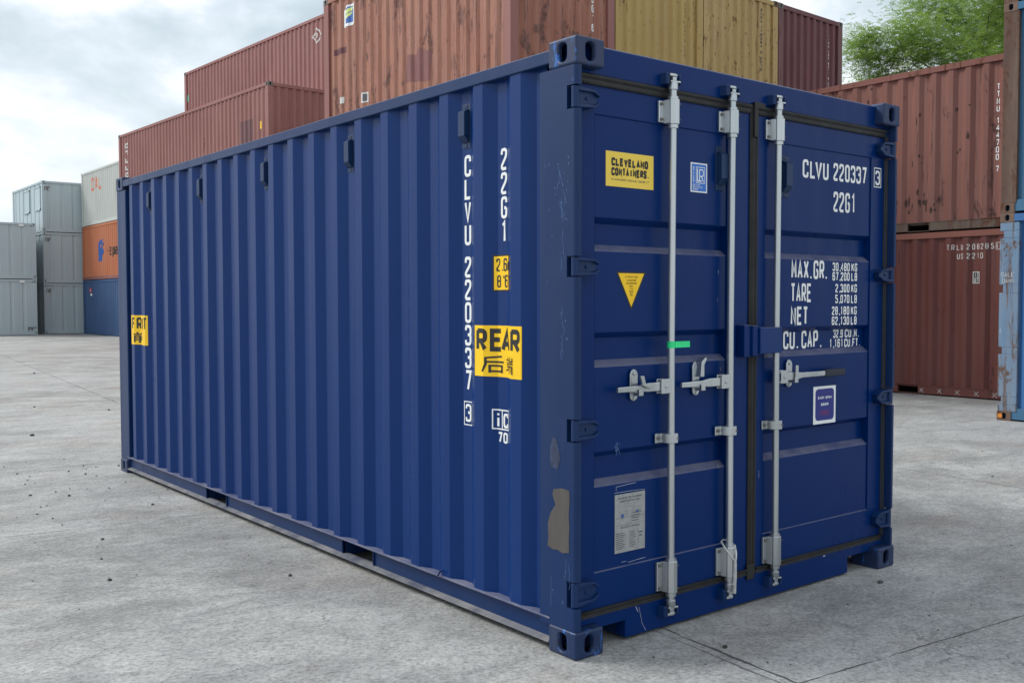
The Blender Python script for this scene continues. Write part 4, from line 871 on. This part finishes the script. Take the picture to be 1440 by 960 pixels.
decal('lettering', frame(1.803, .896, 1.880, .920, .0012)+fit(text('PATENTED', 0, .902, .012, .010, .002, .002), 1.808, 1.875), REDPRINT, pan, st, .0024)
# scuffs on the doors
random.seed(8)
def scuff(parent, items, mat=PALESCR, surf=pan):
    q = []
    for x, z, l, a in items: q += [(k_, 0) for k_ in ribbon([(x, z), (x+l*.5*math.cos(R(a)), z+l*.5*math.sin(R(a))+.001), (x+l*math.cos(R(a)), z+l*math.sin(R(a)))], .0020)]
    decal('scratches', q, mat, surf, parent, .001)
scuff(DL, [(.300, .690, .12, 3), (.296, .672, .02, 90), (.285, .664, .19, -1), (.372, .300+.045, .11, 3), (.33, .352, .03, 0), (.97, 1.63, .02, 90), (.965, 1.50, .018, 85), (.99, 1.17, .016, 80), (.98, .70, .02, 90), (.29, .848, .012, 45)])
q = []
for _ in range(16): a = random.random()*6.28; x, z = .300+.024*math.cos(a)*random.random(), .872+.022*math.sin(a)*random.random(); q += scr(x, z, 2, .010, .02, .0022)
decal('scratches', q, SCRATCH, pan, DL, .001)
scuff(DR, [(1.29, 1.34, .05, 95), (2.25, .345, .01, 90)], SCRATCH)
sf = (dmap(.060), [])
scuff(DR, [(1.285, 1.30, .05, 88), (1.283, .62, .04, 92)], PALESCR, sf)
# green tape flag on the first bar
m = MB(); m.tube([(.594, .020, 1.292), (.594, .020, 1.322)], .0182, 16, caps=False); m.prism([(.606, .0045), (.694, .001), (.700, .002), (.606, .0065)], 'z', 1.2935, 1.3215)
tag(m.build('tape_flag', GREENTAPE), 'bright green tape flag wrapped round the leftmost locking bar', 'tape')
# wire loop on the second bar
m = MB(); x = 0.999
pts_ = [(x+.008, -.017, .250), (x+.004, -.017, .266), (x-.020, -.010, .295), (x-.036, .008, .328), (x-.028, .038, .350), (x, .050, .354), (x+.028, .038, .350), (x+.038, .008, .328), (x+.026, -.010, .295), (x+.014, -.017, .266), (x+.010, -.017, .250)]
m.tube(pts_, .0042, 8); m.tube([(x+.009, -.016, .268), (x+.009, -.018, .25), (x+.013, -.016, .18), (x+.012, -.010, .105)], .0075, 8)
for h_ in range(3):
    m.tube([(x+.0095+.0045*(q/34)+.0055*math.cos(q*.75+h_*2.1), -.0175+.006*(q/34)+.0055*math.sin(q*.75+h_*2.1), .262-q*.0046) for q in range(35)], .0034, 5)
tag(m.build('wire_loop', WIREM, None, smooth=True), 'twisted steel wire loop hung over the lower end of the middle locking bar', 'wire loop')

# ------------------------------------------------------------------ loose grit
random.seed(11); m = MB()
def stone(x, y, s):
    vs = []; n = 6
    for i, (zz, k) in enumerate(((0, .8), (.45, 1.0), (.9, .5))):
        for j in range(n): a = j*6.283/n+random.uniform(-.3, .3); r = s*k*random.uniform(.7, 1.15); vs.append((x+r*math.cos(a), y+r*.8*math.sin(a), zz*s*random.uniform(.7, 1.0)))
    fs = [(i*n+j, i*n+(j+1) % n, (i+1)*n+(j+1) % n, (i+1)*n+j) for i in range(2) for j in range(n)]+[tuple(range(2*n, 3*n))]
    m.add(vs, fs)
for _ in range(75): stone(-.9+random.gauss(0, .9), 5.7+random.gauss(0, .9), random.choice((.005, .008, .008, .015))*random.uniform(.7, 1.2))
for _ in range(240): stone(random.uniform(-5, -.05), random.uniform(-1.5, 9), random.uniform(.002, .006)*(2.0 if random.random() < .1 else 1))
for _ in range(110): stone(random.uniform(0, 7), random.uniform(-2.2, -.1), random.uniform(.002, .007))
for _ in range(40): stone(random.uniform(3, 10), random.uniform(-1, 8), random.uniform(.005, .014))
for _ in range(40): stone(random.uniform(-8, 3), random.uniform(9, 25), random.uniform(.010, .03))
for x, y, s in ((-1.15, 2.48, .016), (-.35, 1.95, .014), (.62, -.28, .015), (2.05, -.15, .02)): stone(x, y, s)
tag(m.build('loose_gravel', plain('dark_grit', (.07, .07, .068), .9, var=.6, scale=30)), 'small dark stones and grit scattered over the concrete', 'gravel', kind='stuff')

# ------------------------------------------------------------------ trees
def leafmat(name, c1_, c2_):
    m_, t_, b_ = new_mat(name); oi = N(t_, 'ShaderNodeTexCoord'); n_ = N(t_, 'ShaderNodeTexNoise', i_Scale=0.8, i_Detail=4.0, i_Roughness=.7); t_.links.new(oi.outputs['Object'], n_.inputs[0])
    r_ = ramp(t_, [(.35, c1_), (.65, c2_)], n_.outputs[0]); t_.links.new(r_.outputs[0], b_.inputs['Base Color']); b_.inputs['Roughness'].default_value = .5
    tr = N(t_, 'ShaderNodeBsdfTranslucent'); t_.links.new(r_.outputs[0], tr.inputs[0]); mx_ = N(t_, 'ShaderNodeMixShader'); mx_.inputs[0].default_value = .55
    t_.links.new(b_.outputs[0], mx_.inputs[1]); t_.links.new(tr.outputs[0], mx_.inputs[2]); t_.links.new(mx_.outputs[0], t_.nodes['Material Output'].inputs[0]); return m_
LEAF = leafmat('ash_leaves', (0.17, 0.285, 0.055), (0.33, 0.46, 0.11)); BARK = plain('grey_bark', (.10, .085, .07), .9, var=.4, scale=6, bump=.5)
def tree(label, x, y, h, rad, seed, nclump, nspray, reach=1.0):
    rnd = random.Random(seed); r = empty('ash_tree', label, 'tree', (x, y, 0), 0, 'trees behind the brick red containers')
    tr = MB(); tips = []
    def limb(p, d, ln, r0, depth):
        pts = [p]; rr = [r0]; n = 4
        for i in range(n):
            d = (d+Vector((rnd.uniform(-.2, .2), rnd.uniform(-.2, .2), rnd.uniform(-.05, .16)))).normalized(); pts.append(pts[-1]+d*ln/n); rr.append(r0*(1-.6*(i+1)/n))
        tr.tube(pts, rr, 7 if depth < 2 else 5)
        if depth >= 2: tips.extend(pts[2:])
        if depth < 3:
            for k in range(4 if depth else 8):
                q = pts[rnd.choice((2, 3, 4)) if depth else rnd.choice((2, 3, 3, 4, 4))]; a = rnd.uniform(0, 6.283); el = rnd.uniform(.1, 1.1)
                dd = Vector((math.cos(a)*math.cos(el), math.sin(a)*math.cos(el), math.sin(el)*.8)); dd = (dd+d*.35).normalized()
                limb(q, dd, ln*rnd.uniform(.5, .72)*(reach if depth == 0 else 1), rr[-1]*.8 if depth else r0*.45, depth+1)
    limb(Vector((0, 0, 0)), Vector((0, 0, 1)), h*.55, h*.012, 0)
    tr.build('trunk', BARK, r, smooth=True)
    vs, fs = [], []
    def spray(c, sz):
        a = rnd.uniform(0, 6.283); d = Vector((math.cos(a), math.sin(a), rnd.uniform(-.6, .25))).normalized(); sd_ = d.cross(Vector((rnd.uniform(-.4, .4), rnd.uniform(-.4, .4), 1))).normalized()
        for k in range(4):
            for s in (-1, 1):
                b0 = c+d*sz*(k*.26); t0 = b0+sd_*s*sz*.40+d*sz*.16+Vector((0, 0, -.05*sz*k)); w = d*sz*.085
                i = len(vs); mid_ = (b0+t0)*.5; vs.extend((tuple(b0), tuple(mid_+w), tuple(t0), tuple(mid_-w))); fs.append((i, i+1, i+2, i+3))
    tips_ = [t_ for t_ in tips if t_.z > h*.22] or tips
    cl = [rnd.choice(tips_) for _ in range(nclump)]
    for c_ in cl:
        R0 = rnd.uniform(.5, 1.0)*rad*.16
        for _ in range(nspray):
            u = Vector((rnd.gauss(0, 1), rnd.gauss(0, 1), rnd.gauss(0, .6))); u = u*(R0*.62)
            spray(c_+u, rnd.uniform(.14, .25))
    cm = MB(); cm.v = vs; cm.f = fs; cm.build('crown', LEAF, r, smooth=True)
    return r
def bearing(px, dist):
    d = rt*((px-720)/1399)+fw; d.z = 0; d.normalize(); p = M.translation+d*dist; return p.x, p.y
tree('tall bright green ash tree behind the brick red containers, the big crown', *bearing(1405, 36), 15.2, 6.6, 4, 480, 84, .80)
tree('smaller loose green ash tree beside the maroon container', *bearing(1238, 33), 10.6, 4.6, 23, 260, 70, .62)
tree('green ash tree mostly hidden behind the blue containers at the right', *bearing(1460, 37), 15.0, 6.8, 14, 300, 70, .85)
